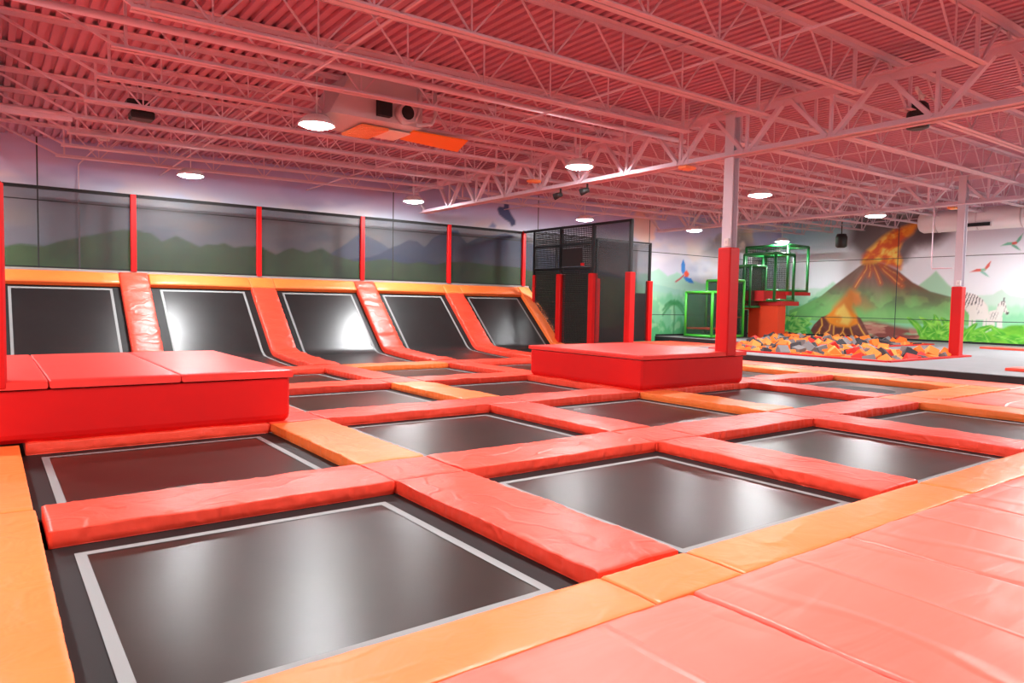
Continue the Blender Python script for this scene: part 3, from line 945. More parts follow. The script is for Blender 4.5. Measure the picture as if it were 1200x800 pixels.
SL = ['leftmost', 'second from the left', 'middle', 'fourth from the left', 'rightmost']
for i in range(5):
    xc = XC[i]
    t = thing('wall_trampoline', f'black trampoline slope curving up the wall, {SL[i]} of five', 'trampoline', (xc, 15.5, 0), 'sloping wall trampolines')
    P0 = slide_path()
    ribbon(xc-.925, xc+.925, P0, 6).build('sloped_mat', M_bedw, t)
    P1 = slide_path(.004)
    l = ribbon(xc-.925, xc-.875, P1)
    l2 = ribbon(xc+.875, xc+.925, P1)
    l.add(l2.v, l2.f, True)
    top2 = slide_path(.004)[-1]
    dy, dz = math.cos(A45)*.05, math.sin(A45)*.05
    l.add([(xc-.925, top2[0]-dy, top2[1]-dz+.001), (xc+.925, top2[0]-dy, top2[1]-dz+.001), (xc+.925, top2[0], top2[1]+.001), (xc-.925, top2[0], top2[1]+.001)], [(0, 1, 2, 3)])
    l.build('border_line', M_line, t)
    Pm = slide_path(-.01)+[(17.75, 1.74)]
    g = ribbon(xc-1.11, xc-.925, Pm)
    g2 = ribbon(xc+.925, xc+1.11, Pm)
    g.add(g2.v, g2.f, True)
    g3 = ribbon(xc-.93, xc+.93, [slide_path(-.012)[-1], (17.75, 1.74)])
    g.add(g3.v, g3.f, True)
    g.build('frame_margin', M_margin, t)

def swept_pad(name, xa, xb, path, H, mt, label, wr=.020, seed=1):
    """pad following a path in the y-z plane, thickness H along the normal"""
    pts = [Vector((0, p[0], p[1])) for p in path]
    # resample
    d = [0]
    for i in range(1, len(pts)):
        d.append(d[-1]+(pts[i]-pts[i-1]).length)
    n = max(6, int(d[-1]/.05))
    ys_ = np.interp(np.linspace(0, d[-1], n+1), d, [p.y for p in pts])
    zs_ = np.interp(np.linspace(0, d[-1], n+1), d, [p.z for p in pts])
    w_ = xb-xa
    hw = w_/2
    rr = .025
    pr = [(-hw, 0), (-hw, H*.5), (-hw+.003, H-rr), (-hw+rr*.3, H-rr*.3), (-hw+rr, H)]
    for k in range(1, 6):
        pr.append((-hw+rr+(w_-2*rr)*k/6, H))
    pr += [(-a, c) for a, c in pr[4::-1]]
    m_ = len(pr)
    vs = []
    for i in range(n+1):
        a, c = max(i-1, 0), min(i+1, n)
        ty, tz = ys_[c]-ys_[a], zs_[c]-zs_[a]
        L_ = math.hypot(ty, tz)
        ny, nz_ = -tz/L_, ty/L_
        s_ = d[-1]*i/n
        for x_, hgt in pr:
            hh = hgt
            sl = 1.0 if hgt > H*.6 else 0
            wv = nz(s_*15+seed*3, (x_ > 0)*7.7, seed)
            xo = x_+(1 if x_ > 0 else -1)*wr*.7*wv*(hgt > .01)*(abs(x_) > hw*.9)
            hh += sl*(wr*1.1*nz(s_*5.5+x_*1.2, x_*1.3+seed*3.1, 2.2)+wr*.8*nz(s_*13-x_*2, x_*2+seed, 5.2)+.008*(1-(x_/hw)**2))
            if i in (0, n):
                hh -= .02*sl
            vs.append(((xa+xb)/2+xo, ys_[i]+ny*hh, zs_[i]+nz_*hh))
    b = MB()
    fs = []
    for i in range(n):
        for j in range(m_-1):
            fs.append((i*m_+j, i*m_+j+1, (i+1)*m_+j+1, (i+1)*m_+j)[::-1])
    b.add(vs, fs, True)
    b.f += [tuple(range(m_)), tuple(range(n*m_, n*m_+m_))[::-1]]
    b.sm += [False, False]
    return b.top(name, mt, label, 'pad')

DV = ['between the leftmost and second slopes', 'between the second and middle slopes', 'between the middle and fourth slopes', 'between the fourth and rightmost slopes']
def upper_path(s0, s1, off=-.008):
    """straight stretch on the slope, s measured in y"""
    z0 = 1.54-(17.54-s0)*math.tan(A45)
    z1 = 1.54-(17.54-s1)*math.tan(A45)
    return [(s0-off*math.sin(A45), z0+off*math.cos(A45)), (s1-off*math.sin(A45), z1+off*math.cos(A45))]
for k in range(4):
    xc = XD[k+1]
    topy = 17.86 if k in (0, 2) else 17.58
    path = slide_path(-.008, 13.47, topy)
    swept_pad('slope_divider_pad', xc-.29, xc+.29, path, .115, M_red, f'wrinkled red pad running up {DV[k]}', seed=k+3)
    if k in (1, 3):
        swept_pad('slope_cap_pad', xc-.29, xc+.29, upper_path(17.585, 17.86), .115, M_org, f'short orange pad capping the red pad {DV[k]}', wr=.006, seed=k+20)
swept_pad('slope_side_pad', 13.41, 13.85, slide_path(-.008, 13.47, 17.86), .115, M_org, 'orange pad on the right side of the rightmost slope', wr=.006, seed=31)
for i in range(5):
    xa = XD[i]+.295 if i else .14
    xb = XD[i+1]-.295
    swept_pad('slope_top_pad', xa, xb, upper_path(17.60, 17.86), .115, M_org, f'long orange pad across the top of the {SL[i]} slope', wr=.006, seed=i+40)
MB().add([(13.87, 15.6, -.02), (13.87, 17.86, -.02), (13.87, 17.9, 1.9), (13.87, 17.6, 1.62), (13.92, 15.6, -.02), (13.92, 17.86, -.02), (13.92, 17.9, 1.9), (13.92, 17.6, 1.62)],
         [(0, 1, 2, 3), (7, 6, 5, 4), (0, 4, 5, 1), (1, 5, 6, 2), (2, 6, 7, 3), (3, 7, 4, 0)]).top('side_board', M_blackpad, 'black board closing the right side of the slope frame', 'board')
struct(MB().box(-6, 13.92, 17.86, WALL_Y, 1.70, 1.955).build('trim_3', M_conc))

# ------------------------------------------------------------------ net posts and nets above the slides
PX = [2.68, 5.45, 8.20, 10.94, 13.70]
for k, px in enumerate(PX):
    MB().box(px-.058, px+.058, 17.83, 17.94, 1.94, 3.66, .012).top('net_post', M_redbox, f'red padded net post above the slides, {on[k]} from the left', 'post', 'red posts between the wall nets')
edges = [.14]+PX
for k in range(5):
    xa, xb = edges[k]+.06, edges[k+1]-.06
    t = thing('safety_net', f'black net panel in front of the mural above the {SL[k]} slope', 'net', ((xa+xb)/2, 17.9, 1.955), 'nets above the slides')
    MB().box(xa, xb, 17.900, 17.902, 1.97, 3.60).build('netting', M_net, t)
    MB().bar((xa-.05, 17.9, 3.63), (xb+.05, 17.9, 3.63), .05, .07).build('top_band', M_rope, t)
    MB().bar((xa-.05, 17.9, 1.975), (xb+.05, 17.9, 1.975), .03, .03).build('bottom_rope', M_rope, t)

# ------------------------------------------------------------------ black cage right of the slides
cg = thing('net_cage', 'black steel cage with netting and red padded posts behind the middle box', 'cage', (14.5, 15.5, .1))
CY = [17.30, 16.05, 14.65, 13.22]
for k, y_ in enumerate(CY):
    p = MB().box(13.66, 13.74, y_-.04, y_+.04, .1, 3.62).build('post', M_black, cg)
    pw_ = .05 if k == 0 else .10
    MB().box(13.7-pw_, 13.7+pw_, y_-pw_, y_+pw_, .1, 2.28, .015).build('post_pad', M_redbox, p, 'red post padding')
MB().bar((13.7, 17.9, 3.64), (13.7, 13.18, 3.64), .07, .07).build('top_rail', M_black, cg)
for (ya, yb) in ((17.3, 16.05), (16.05, 14.65)):
    for zz in (2.44, 3.12):
        MB().bar((13.7, ya, zz), (13.7, yb, zz), .05, .06).build('rail', M_black, cg)
    b = MB()
    kx = 0
    step = .055
    nyy = int((ya-yb)/step)
    for q in range(nyy+1):
        yy = yb+.03+q*step
        b.box(13.697, 13.703, yy-.011, yy+.011, .12, 3.6)
    zz = .15
    while zz < 3.6:
        b.box(13.697, 13.703, yb, ya, zz-.011, zz+.011)
        zz += step
    o = b.build('netting', M_rope, cg)
    MB().box(13.72, 13.722, yb, ya, .12, 2.44).build('net_liner', M_net, cg)
MB().bar((13.7, 16.25, 2.44), (13.7, 16.25, 3.1), .04, .04).build('gate_stile', M_black, cg)
MB().box(13.68, 13.70, 15.1, 16.0, 2.5, 3.02).build('dark_panel', M_blackpad, cg, 'dark panel hung inside the netting')
MB().box(13.64, 13.68, 15.0, 15.12, 2.50, 2.58).build('red_tag', M_redbox, cg, 'small red tag')
MB().box(13.699, 13.701, 13.25, 14.62, .12, 3.6).build('netting', M_netthin, cg)
for xx in (16.90, 19.55):
    p = MB().box(xx-.04, xx+.04, 17.86, 17.94, .1, 3.66).build('post', M_black, cg)
    MB().box(xx-.10, xx+.10, 17.80, 18.0, .1, 2.30, .015).build('post_pad', M_redbox, p, 'red post padding')
MB().bar((13.7, 17.9, 3.66), (19.6, 17.9, 3.66), .06, .06).build('top_rail', M_black, cg)
MB().box(13.75, 19.52, 17.9, 17.902, .12, 3.62).build('netting', M_netthin, cg)
MB().add([(16.95, 17.97, .1), (19.45, 17.97, .1), (19.45, 17.97, 1.85), (18.95, 17.97, 1.85), (18.4, 17.97, .6), (16.95, 17.97, .6), (16.95, 18.0, .1), (19.45, 18.0, .1), (19.45, 18.0, 1.85), (18.95, 18.0, 1.85), (18.4, 18.0, .6), (16.95, 18.0, .6)],
         [(0, 1, 2, 3, 4, 5), (11, 10, 9, 8, 7, 6)]+[(i, (i+6), (i+1) % 6+6, (i+1) % 6) for i in range(6)]).build('end_board', M_blackpad, cg, 'black lower board')

# ------------------------------------------------------------------ foam pit
def in_pit(x_, y_, mrg=.0):
    c = False
    n = len(PITP)
    for i in range(n):
        (xa, ya), (xb, yb) = PITP[i], PITP[(i+1) % n]
        if (ya > y_) != (yb > y_) and x_ < (xb-xa)*(y_-ya)/(yb-ya)+xa:
            c = not c
        dx, dy = xb-xa, yb-ya
        tt = max(0, min(1, ((x_-xa)*dx+(y_-ya)*dy)/(dx*dx+dy*dy)))
        if math.hypot(x_-xa-tt*dx, y_-ya-tt*dy) < mrg:
            return False
    return c
struct(MB().poly(PITP, -.35, -.30).build('floor.006', M_floor))
rim = thing('pit_rim', 'low red padded rim round the edge of the foam pit', 'rim', (20, 11, PLAT))
n = len(PITP)
for i in range(n):
    (xa, ya), (xb, yb) = PITP[i], PITP[(i+1) % n]
    MB().bar((xa, ya, PLAT+.012), (xb, yb, PLAT+.012), .14, .05).build('rim_pad', M_redbox, rim)
rng = random.Random(21)
cube = MB().box(-.125, .125, -.125, .125, -.125, .125, .01)
FM = [cube.mesh('foam_block', mt) for mt in FOAM]
FN = ['orange', 'light orange', 'red', 'grey', 'dark grey']
cand = []
yy = 7.6
while yy < 17:
    xx = 16.1
    while xx < 26.2:
        x_, y_ = xx+rng.uniform(-.05, .05), yy+rng.uniform(-.05, .05)
        if in_pit(x_, y_, .17):
            far = sst(8.0, 13.0, np.array(float(math.hypot(x_-16, y_-7.6))))
            z_ = PLAT-.13+rng.uniform(-.05, .10)+.03*nz(x_*.8, y_*.8)
            c = rng.choices(range(5), [.30, .22, .12, .21, .15])[0]
            cand.append((math.hypot(x_, y_), x_, y_, z_, c, (rng.uniform(-.6, .6), rng.uniform(-.6, .6), rng.uniform(0, 3.1))))
        xx += .27
    yy += .27
# a second scatter lying on top
for k in range(260):
    x_, y_ = rng.uniform(16.2, 26), rng.uniform(7.7, 16.8)
    if in_pit(x_, y_, .22):
        cand.append((math.hypot(x_, y_), x_, y_, PLAT+.03+rng.uniform(0, .05), rng.choices(range(5), [.30, .22, .12, .21, .15])[0], (rng.uniform(-.9, .9), rng.uniform(-.9, .9), rng.uniform(0, 3.1))))
cand.sort()
def zone(x_, y_):
    if x_ < 17.2: return 'along the near rim'
    if y_ < 9.0: return 'beside the column corner'
    return 'in the middle'
for d_, x_, y_, z_, c, rot in cand[:300]:
    o = bpy.data.objects.new('foam_block', FM[c])
    o.location = (x_, y_, z_)
    o.rotation_euler = rot
    s_ = .95+.15*((x_*7.3+y_*3.1) % 1)
    o.scale = (s_, s_, s_)
    COL.objects.link(o)
    o['label'] = f'{FN[c]} foam cube {zone(x_, y_)} of the foam pit'
    o['category'] = 'foam cube'
    o['group'] = f'{FN[c]} foam cubes {zone(x_, y_)} of the pit'
for c in range(5):
    b = MB()
    for d_, x_, y_, z_, c_, rot in cand[300:]:
        if c_ == c:
            R = Matrix.LocRotScale(Vector((x_, y_, z_)), Matrix.Identity(3).to_quaternion(), None) @ __import__('mathutils').Euler(rot).to_matrix().to_4x4()
            q = MB().box(-.125, .125, -.125, .125, -.125, .125)
            b.add([R @ Vector(v) for v in q.v], q.f)
    if b.v:
        o = b.top('foam_blocks', FOAM[c], f'{FN[c]} foam cubes filling the far half of the pit', 'foam cubes', loc=(20, 12, 0))
        o['kind'] = 'stuff'
# two low red pads on the platform at the right
pad(25.2, 25.75, 3.0, 9.1, M_red, 'long low red pad lying on the far grey platform near the zebra mural', z=PLAT, H=.06, wr=.004)
pad(16.25, 16.9, 1.0, 5.4, M_red, 'low red pad lying on the near edge of the grey platform at the right', z=PLAT, H=.06, wr=.004)

# ------------------------------------------------------------------ green play structure
ps = thing('play_structure', 'green tube climbing frame with stepped netted cubes and a red deck beside the volcano mural', 'play structure', (23.5, 16.5, PLAT))
def cube_frame(x0, x1, y0, y1, z0, z1, mt, r=.045, net=True, floor=None):
    cs = [(x0, y0), (x1, y0), (x1, y1), (x0, y1)]
    for (a, c) in cs:
        MB().tube([(a, c, z0), (a, c, z1)], r, 8).build('upright_tube', mt, ps)
    for zz in (z0+.03, z1):
        for i in range(4):
            a, c = cs[i], cs[(i+1) % 4]
            MB().tube([(a[0], a[1], zz), (c[0], c[1], zz)], r, 8).build('rail_tube', mt, ps)
    if net:
        for i in range(4):
            a, c = cs[i], cs[(i+1) % 4]
            MB().bar((a[0], a[1], (z0+z1)/2), (c[0], c[1], (z0+z1)/2), .004, z1-z0-.08).build('net_panel', M_netg, ps)
    if floor is not None:
        MB().box(x0+.03, x1-.03, y0+.03, y1-.03, floor-.05, floor).build('step_deck', M_orgboard, ps)
cube_frame(21.10, 22.30, 16.25, 17.45, PLAT+.06, 1.93, M_green, .05, True, .62)
cube_frame(22.30, 22.95, 16.25, 17.45, PLAT+.06, 2.40, M_green, .05, True, 1.05)
cube_frame(23.40, 24.40, 16.30, 17.6, 1.40, 3.0, M_greend, .045, True, 1.46)
cube_frame(23.9, 25.15, 15.58, 16.95, 1.66, 3.46, M_greend, .055, False)
cube_frame(25.15, 26.55, 15.85, 17.75, 2.06, 3.86, M_greend, .055, False)
MB().box(24.0, 25.2, 15.35, 17.3, 1.50, 1.66).build('deck', M_redboard, ps, 'dark red deck edge')
MB().box(25.1, 26.65, 15.75, 17.8, 1.92, 2.05).build('deck', M_redboard, ps, 'dark red deck edge')
MB().box(23.7, 25.2, 15.9, 17.3, 1.66, 2.05).build('kick_board', M_redboard, ps, 'dark red kick board')
b = MB()
ky = 15.9
while ky < 17.7:
    b.box(25.148, 25.152, ky-.007, ky+.007, 2.1, 3.82)
    ky += .075
kz = 2.12
while kz < 3.8:
    b.box(25.148, 25.152, 15.87, 17.72, kz-.007, kz+.007)
    kz += .075
b.build('rope_net', M_rope, ps, 'black rope net')
MB().box(25.5, 26.55, 16.6, 17.7, 2.06, 3.7).build('net_panel', M_netg, ps)
MB().box(24.05, 24.55, 15.50, 16.78, PLAT, 1.52).build('front_board', M_orgboard, ps, 'orange red front board')
MB().box(23.6, 24.04, 16.80, 17.6, PLAT, 1.30).build('crawl_hole', M_blackpad, ps, 'dark crawl opening')
for (ya, yb) in ((16.80, 16.80), (17.6, 17.6)):
    MB().tube([(23.58, ya, PLAT), (23.58, ya, 1.34)], .035).build('upright_tube', M_green, ps)
MB().tube([(23.58, 16.8, 1.32), (23.58, 17.6, 1.32)], .035).build('rail_tube', M_green, ps)
MB().box(23.6, 24.06, 16.78, 17.62, 1.32, 1.52).build('lintel_board', M_orgboard, ps, 'orange red board')

# ------------------------------------------------------------------ roof steel
JY = [-.65, .75, 2.15, 3.55, 5.0, 6.46, 7.88, 9.22, 10.55, 11.93, 13.22, 14.51, 15.80, 17.08]
GX = [.0, 10.06, 19.9, 29.2]
ordn = ['first', 'second', 'third', 'fourth', 'fifth', 'sixth', 'seventh', 'eighth', 'ninth', 'tenth', 'eleventh', 'twelfth', 'thirteenth', 'fourteenth']
BAYN = ['above the trampolines', 'beyond the near column', 'next to the volcano mural']
TILT = math.atan(.0139)
def joist_meshes(L, xa, xb):
    """joist from local x=0 to L (top), bottom chord xa..xb; z=0 is the deck underside, tilted by the object"""
    D = .615
    tc = MB()
    for s_ in (-1, 1):
        tc.box(0, L, s_*.055-.045, s_*.055+.045, -.012, -.003)
        tc.box(0, L, s_*.014-.004, s_*.014+.004, -.06, -.003)
    bc = MB()
    for s_ in (-1, 1):
        bc.box(xa, xb, s_*.046-.038, s_*.046+.038, -D, -D+.010)
        bc.box(xa, xb, s_*.012-.004, s_*.012+.004, -D, -D+.055)
    nodes = []
    x_ = xb-.74
    while x_ > xa+.45:
        nodes.append(x_)
        x_ -= 1.13
    dv = MB().bar((0, 0, -D+.02), (0, 0, -.03), .017, .017)
    da = MB().bar((0, 0, -D+.02), (-.50, 0, -.03), .020, .020)
    db = MB().bar((0, 0, -D+.02), (.50, 0, -.03), .020, .020)
    e1 = MB().bar((xa+.05, 0, -D+.03), (.12, 0, -.05), .03, .03)
    e2 = MB().bar((xb-.05, 0, -D+.03), (L-.12, 0, -.05), .03, .03)
    v1 = MB().bar((xa+.15, 0, -D+.03), (xa+.15, 0, -.03), .045, .03)
    v2 = MB().bar((xb-.15, 0, -D+.03), (xb-.15, 0, -.03), .045, .03)
    gp = MB().box(-.07, .07, -.012, .012, -D+.0, -D+.075)
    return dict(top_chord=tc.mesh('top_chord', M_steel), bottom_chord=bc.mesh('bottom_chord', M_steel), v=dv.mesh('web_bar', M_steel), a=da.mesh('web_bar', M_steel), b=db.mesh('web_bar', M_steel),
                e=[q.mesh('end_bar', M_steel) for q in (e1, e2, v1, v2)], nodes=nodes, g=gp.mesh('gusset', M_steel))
BAYS = [(.0, 10.06, 1.17, 9.45), (10.06, 19.9, 10.72, 19.40), (19.9, 28.78, 20.55, 28.2)]
for bi, (x0, x1, bx0, bx1) in enumerate(BAYS):
    jm = joist_meshes(x1-x0, bx0-x0, bx1-x0)
    for k, y_ in enumerate(JY):
        if bi == 1 and k < 2 or bi == 2 and k < 4:
            continue
        kk = k-(0, 2, 4)[bi]
        t = thing('roof_joist', f'white open web roof joist {BAYN[bi]}, {ordn[kk]} from the near end', 'joist', (x0, y_, zdeck(x0)), 'roof joists')
        t.rotation_euler = (0, -TILT, 0)
        linkmesh('top_chord', jm['top_chord'], t)
        linkmesh('bottom_chord', jm['bottom_chord'], t)
        for me in jm['e']:
            linkmesh('end_bar', me, t)
        for nx_ in jm['nodes']:
            linkmesh('web_bar', jm['v'], t, (nx_, 0, 0))
            linkmesh('web_bar', jm['a'], t, (nx_, 0, 0))
            linkmesh('web_bar', jm['b'], t, (nx_, 0, 0))
def girder(gx, zb, zt, y0, y1, nm):
    t = thing('roof_girder', nm, 'girder', (gx, y1, zb), 'roof girders')
    tc = MB()
    for s_ in (-1, 1):
        tc.box(gx+s_*.075-.06, gx+s_*.075+.06, y0, y1, zt-.014, zt)
        tc.box(gx+s_*.02-.006, gx+s_*.02+.006, y0, y1, zt-.11, zt)
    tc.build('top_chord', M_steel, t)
    bc = MB()
    for s_ in (-1, 1):
        bc.box(gx+s_*.075-.06, gx+s_*.075+.06, y0+.1, y1-.6, zb, zb+.014)
        bc.box(gx+s_*.02-.006, gx+s_*.02+.006, y0+.1, y1-.6, zb, zb+.10)
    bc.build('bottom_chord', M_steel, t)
    ys_ = [y_ for y_ in JY if y0 < y_ < y1]
    for a, c in zip(ys_[:-1], ys_[1:]):
        mid = (a+c)/2
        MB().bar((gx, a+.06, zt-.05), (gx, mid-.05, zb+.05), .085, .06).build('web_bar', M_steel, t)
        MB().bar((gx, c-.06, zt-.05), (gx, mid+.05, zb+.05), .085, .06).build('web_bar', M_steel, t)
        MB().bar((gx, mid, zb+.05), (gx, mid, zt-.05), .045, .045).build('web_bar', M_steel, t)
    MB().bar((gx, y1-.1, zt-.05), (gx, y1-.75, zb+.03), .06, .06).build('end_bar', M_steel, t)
girder(GX[0], 3.80, 4.55, -3, WALL_Y-.05, 'white roof girder over the left column line')
girder(GX[1], 3.90, 4.66, -3, WALL_Y-.05, 'white roof girder over the near middle column')
girder(GX[2], 4.10, 4.82, -3, WALL_Y-.05, 'white roof girder over the foam pit column')
# bridging rods along y at bottom chord level
for bi, xs_ in enumerate(((3.35, 6.9), (13.4, 16.8), (22.8, 25.8))):
    for q, xx in enumerate(xs_):
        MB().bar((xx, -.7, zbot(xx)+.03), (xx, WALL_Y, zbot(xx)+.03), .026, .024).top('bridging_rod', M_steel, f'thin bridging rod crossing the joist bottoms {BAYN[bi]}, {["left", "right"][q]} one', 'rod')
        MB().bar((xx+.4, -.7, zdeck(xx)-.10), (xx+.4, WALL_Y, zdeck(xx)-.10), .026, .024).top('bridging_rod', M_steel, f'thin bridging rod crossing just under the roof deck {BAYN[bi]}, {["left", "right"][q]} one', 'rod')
# pipes
MB().tube([(-2, 8.85, 4.36), (10.6, 8.93, 4.49)], .045, 10).top('sprinkler_pipe', M_steel, 'long round white pipe running with the joists above the court', 'pipe')
MB().tube([(-2, 14.0, 4.36), (15, 14.05, 4.55)], .035, 8).top('sprinkler_pipe', M_steel, 'thinner white pipe running with the joists near the back wall', 'pipe')
MB().bar((-4, 13.55, 4.16), (1.15, 13.3, 4.16), .10, .06).top('cable_tray', M_steel, 'pale flat cable tray ending under the far left joists', 'tray')

# ------------------------------------------------------------------ luminaires
def lum_mesh():
    hs = MB().lathe((0, 0, 0), [(.10, .13), (.16, .12), (.235, .05), (.275, .0), (.275, -.020), (.250, -.020), (.250, 0)], 24).mesh('lamp_housing', M_lamp)
    ls = MB().lathe((0, 0, 0), [(.245, -.006), (.240, -.018), (.17, -.046), (.165, -.047)], 24)
    # lens closed downward
    ls = ls.mesh('lamp_lens', M_glow)
    st = MB().tube([(0, 0, .12), (0, 0, .72)], .012, 6).mesh('hanger_rod', M_lamp)
    return hs, ls, st
LM = lum_mesh()
LP = [(4.03, 10.42, 'over the second row, left of the duct unit'), (3.59, 16.52, 'low in front of the back wall at the left'), (9.10, 10.18, 'beside the near girder'), (9.04, 16.57, 'close to the back wall above the fourth slope'), (14.89, 16.36, 'above the black cage'),
      (14.47, 9.90, 'right of the near column'), (19.89, 9.91, 'over the foam pit'), (19.60, 15.96, 'left of the near column, near the parrot'), (25.15, 16.14, 'above the play structure'),
      (3.66, 3.75, 'over the front of the court'), (-1.78, 3.75, 'left of the court'), (14.55, 3.75, 'over the right deck'), (19.90, 3.75, 'over the right platform'), (25.15, 3.75, 'over the far right platform'),
      (-1.78, 10.23, 'at the far left'), (-1.78, 16.52, 'at the far left by the back wall'),
      (3.66, -2.63, 'behind the camera'), (9.07, -2.63, 'behind the front deck'), (14.55, -2.63, 'behind the right deck'), (-1.78, -2.63, 'behind the left edge')]
LP += [(26.2, 7.2, 'out of view, added to brighten the zebra mural'), (23.4, 6.2, 'over the pit platform, added as mural fill light'), (26.9, 1.6, 'unseen, added to light the far mural end')]  # extra lamps off the grid and out of view, added to brighten the mural
for x_, y_, nm in LP:
    t = thing('ceiling_lamp', f'bright round high bay lamp hanging {nm}', 'lamp', (x_, y_, 4.34 if 'duct' in nm and x_ > 20 else 4.02), 'high bay lamps')
    linkmesh('lamp_housing', LM[0], t)
    linkmesh('lamp_lens', LM[1], t)
    linkmesh('hanger_rod', LM[2], t)

# ------------------------------------------------------------------ ceiling equipment
hv = thing('ventilation_unit', 'grey sheet metal ventilation unit with an orange grille hanging between the joists', 'ventilation unit', (5.3, 10.6, 4.1))
MB().add([(4.1, 10.1, 4.16), (5.65, 10.1, 4.16), (5.65, 11.2, 4.16), (4.1, 11.2, 4.16), (4.45, 10.1, 4.80), (5.65, 10.1, 4.80), (5.65, 11.1, 4.80), (4.45, 11.1, 4.80)],
         [(3, 2, 1, 0), (4, 5, 6, 7), (0, 1, 5, 4), (1, 2, 6, 5), (2, 3, 7, 6), (3, 0, 4, 7)]).build('plenum', M_galv, hv)
g = MB().box(4.74, 5.20, 10.38, 11.16, 4.10, 4.14)
g.build('grille', M_orgrille, hv, 'square orange grille')
for q in range(9):
    MB().box(4.76+q*.048, 4.775+q*.048, 10.42, 11.12, 4.088, 4.10).build('grille_slat', M_orgrille, hv)
MB().box(5.22, 5.60, 10.40, 11.0, 4.11, 4.13).build('cream_panel', M_cream, hv, 'cream panel')
MB().add([(5.60, 10.3, 4.14), (6.55, 10.15, 4.10), (6.72, 10.75, 4.04), (5.62, 10.8, 4.10), (5.60, 10.3, 4.16), (6.55, 10.15, 4.12), (6.72, 10.75, 4.06), (5.62, 10.8, 4.12)],
         [(3, 2, 1, 0), (4, 5, 6, 7), (0, 1, 5, 4), (1, 2, 6, 5), (2, 3, 7, 6), (3, 0, 4, 7)]).build('orange_sheet', M_orsheet, hv, 'bright orange sheet')
MB().box(4.84, 5.06, 9.98, 10.09, 4.22, 4.52).build('fan_box', M_blackpad, hv, 'dark fan opening')
MB().tube([(5.30, 10.12, 4.32), (5.31, 9.95, 4.32)], .145, 16).build('duct_collar', M_galv, hv)
MB().tube([(5.30, 10.10, 4.32), (5.31, 9.94, 4.32)], .11, 16).build('duct_mouth', M_blackpad, hv, 'dark duct mouth')
MB().tube([(5.52, 10.0, 4.72), (5.54, 10.0, 4.4), (5.46, 10.0, 4.22), (5.25, 10.0, 4.17)], .03, 8).build('hose', M_galv, hv)
MB().tube([(5.82, 10.0, 4.72), (5.84, 10.0, 4.4), (5.76, 10.0, 4.22), (5.5, 10.0, 4.16)], .03, 8).build('hose', M_galv, hv)

dc = thing('air_duct', 'fat white round air duct hanging in front of the mural at the upper right', 'duct', (25.5, 6, 3.98))
MB().tube([(25.5, 11.15, 4.37), (25.5, 11.05, 4.37), (25.5, -2, 4.37)], [.30, .36, .36], 24).build('duct_tube', M_duct, dc)
for q in range(7):
    MB().tube([(25.5, 10.6-1.2*q, 4.37), (25.5, 10.56-1.2*q, 4.37)], .372, 24).build('duct_band', M_galv, dc)
MB().box(25.10, 25.16, 8.9, 9.7, 4.07, 4.22).build('grille_frame', M_galv, dc)
MB().box(25.085, 25.10, 8.95, 9.65, 4.09, 4.20).build('grille', M_blackpad, dc, 'dark slotted grille')
MB().box(24.5, 25.9, 6.2, 7.9, 4.2, 5.0).build('plenum', M_galv, dc, 'grey sheet metal box')

sp = thing('pendant_speaker', 'black bell shaped pendant speaker hanging behind the near girder', 'speaker', (11.05, 4.95, 4.08))
MB().lathe((11.05, 4.95, 4.06), [(.10, 0), (.15, .02), (.165, .10), (.15, .26), (.125, .36), (.08, .40)], 20).build('speaker_body', M_spk, sp)
MB().tube([(11.05, 4.95, 4.45), (11.05, 4.95, 4.62)], .008, 6).build('hanger', M_white, sp)
MB().bar((10.95, 4.95, 4.64), (11.4, 5.05, 4.60), .04, .05).build('bracket', M_white, sp)
MB().tube([(11.2, 5.0, 4.62), (11.3, 4.75, 4.45), (11.35, 4.6, 4.2)], .012, 6).build('cable', M_white, sp)
s2 = thing('wall_speaker', 'black box speaker hanging on a bracket in front of the volcano smoke', 'speaker', (26.0, 14.2, 3.95))
MB().lathe((26.0, 14.2, 3.72), [(.13, 0), (.2, .05), (.21, .40), (.16, .52)], 12).build('speaker_body', M_spk, s2)
MB().tube([(26.0, 14.2, 4.24), (26.0, 14.2, 4.7)], .02, 6).build('bracket', M_black, s2)
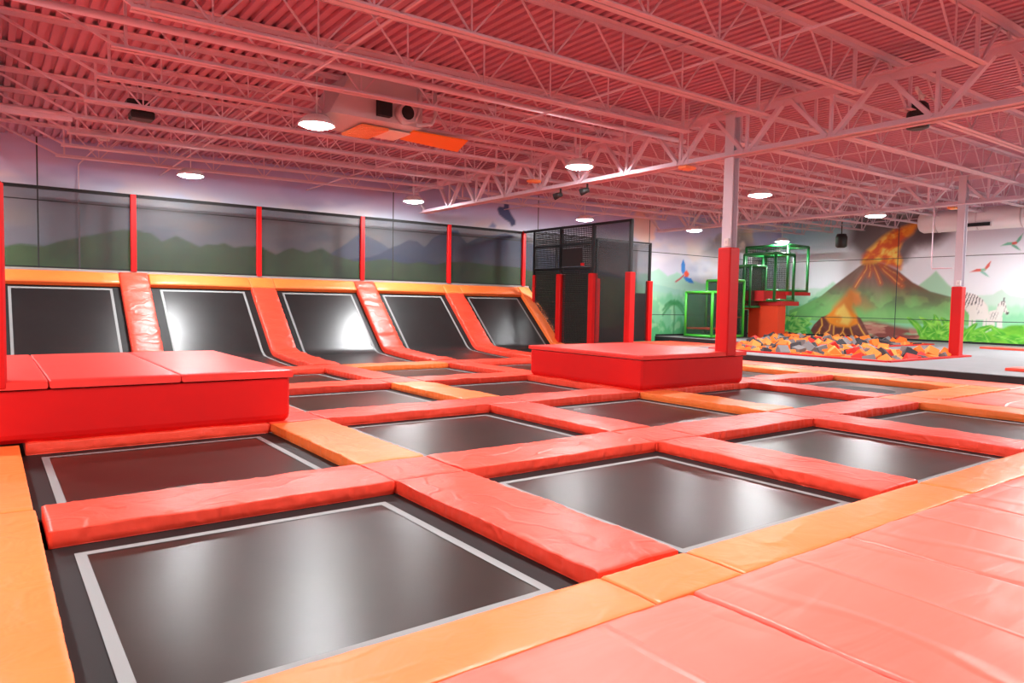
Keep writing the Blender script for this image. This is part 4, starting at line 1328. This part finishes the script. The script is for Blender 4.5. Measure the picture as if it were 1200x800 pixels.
s3 = thing('loudspeaker', 'pair of small black loudspeakers in the joists at the upper left', 'speaker', (1.95, 12.6, 4.2))
MB().box(1.80, 2.12, 12.45, 12.75, 4.34, 4.45, .02).build('speaker_body', M_spk, s3)
MB().box(1.86, 2.2, 12.5, 12.8, 4.18, 4.30, .02).build('speaker_body', M_spk, s3)
MB().box(1.965, 1.98, 12.60, 12.615, 4.28, zdeck(1.97)-.002).build('bracket', M_steel, s3)
for q, (px, py, lb) in enumerate(((10.06, 11.0, 'small black spotlight under the near girder, right one'), (10.06, 11.85, 'small black spotlight under the near girder, left one'))):
    t = thing('spotlight', lb, 'spotlight', (px, py, 3.74))
    MB().tube([(px, py-.05, 3.78), (px-.10, py+.10, 3.72)], [.05, .075], 10).build('lamp_can', M_spk, t)
    MB().bar((px, py, 3.80), (px, py, 3.90), .03, .03).build('bracket', M_spk, t)
for px, py, pz, lb in ((9.95, 8.3, 3.86, 'small orange fixture hanging left of the near column top'), (9.75, 12.4, 4.12, 'small orange fixture at the end of a far joist'), (21.5, 8.6, 4.28, 'small orange fixture above the foam pit column')):
    t = thing('orange_fixture', lb, 'fixture', (px, py, pz))
    MB().box(px-.14, px+.14, py-.10, py+.10, pz-.06, pz+.0, .02).build('fixture_body', M_orgrille, t)
    MB().bar((px, py, pz), (px, py, zdeck(px)), .015, .015).build('hanger', M_steel, t)
# conduits
MB().tube([(2.03, 17.0, 4.62), (1.70, 18.45, 4.28), (1.70, 18.5, 4.1), (1.70, 18.5, 1.95)], .016, 6).top('wall_conduit', M_steel, 'thin conduit bending from the roof down the back wall at the left', 'conduit')
MB().box(1.93, 2.13, 16.95, 17.07, 4.60, 4.72, .01).top('junction_box', M_white, 'small white junction box under a far left joist', 'box')
MB().tube([(19.78, 8.35, 4.4), (19.78, 8.35, 2.55), (19.78, 8.33, 2.5), (19.78, 7.85, 2.5)], .016, 6).top('column_conduit', M_steel, 'bent conduit beside the foam pit column', 'conduit')

# clean helper properties
for o in bpy.data.objects:
    if '_w' in o:
        del o['_w']
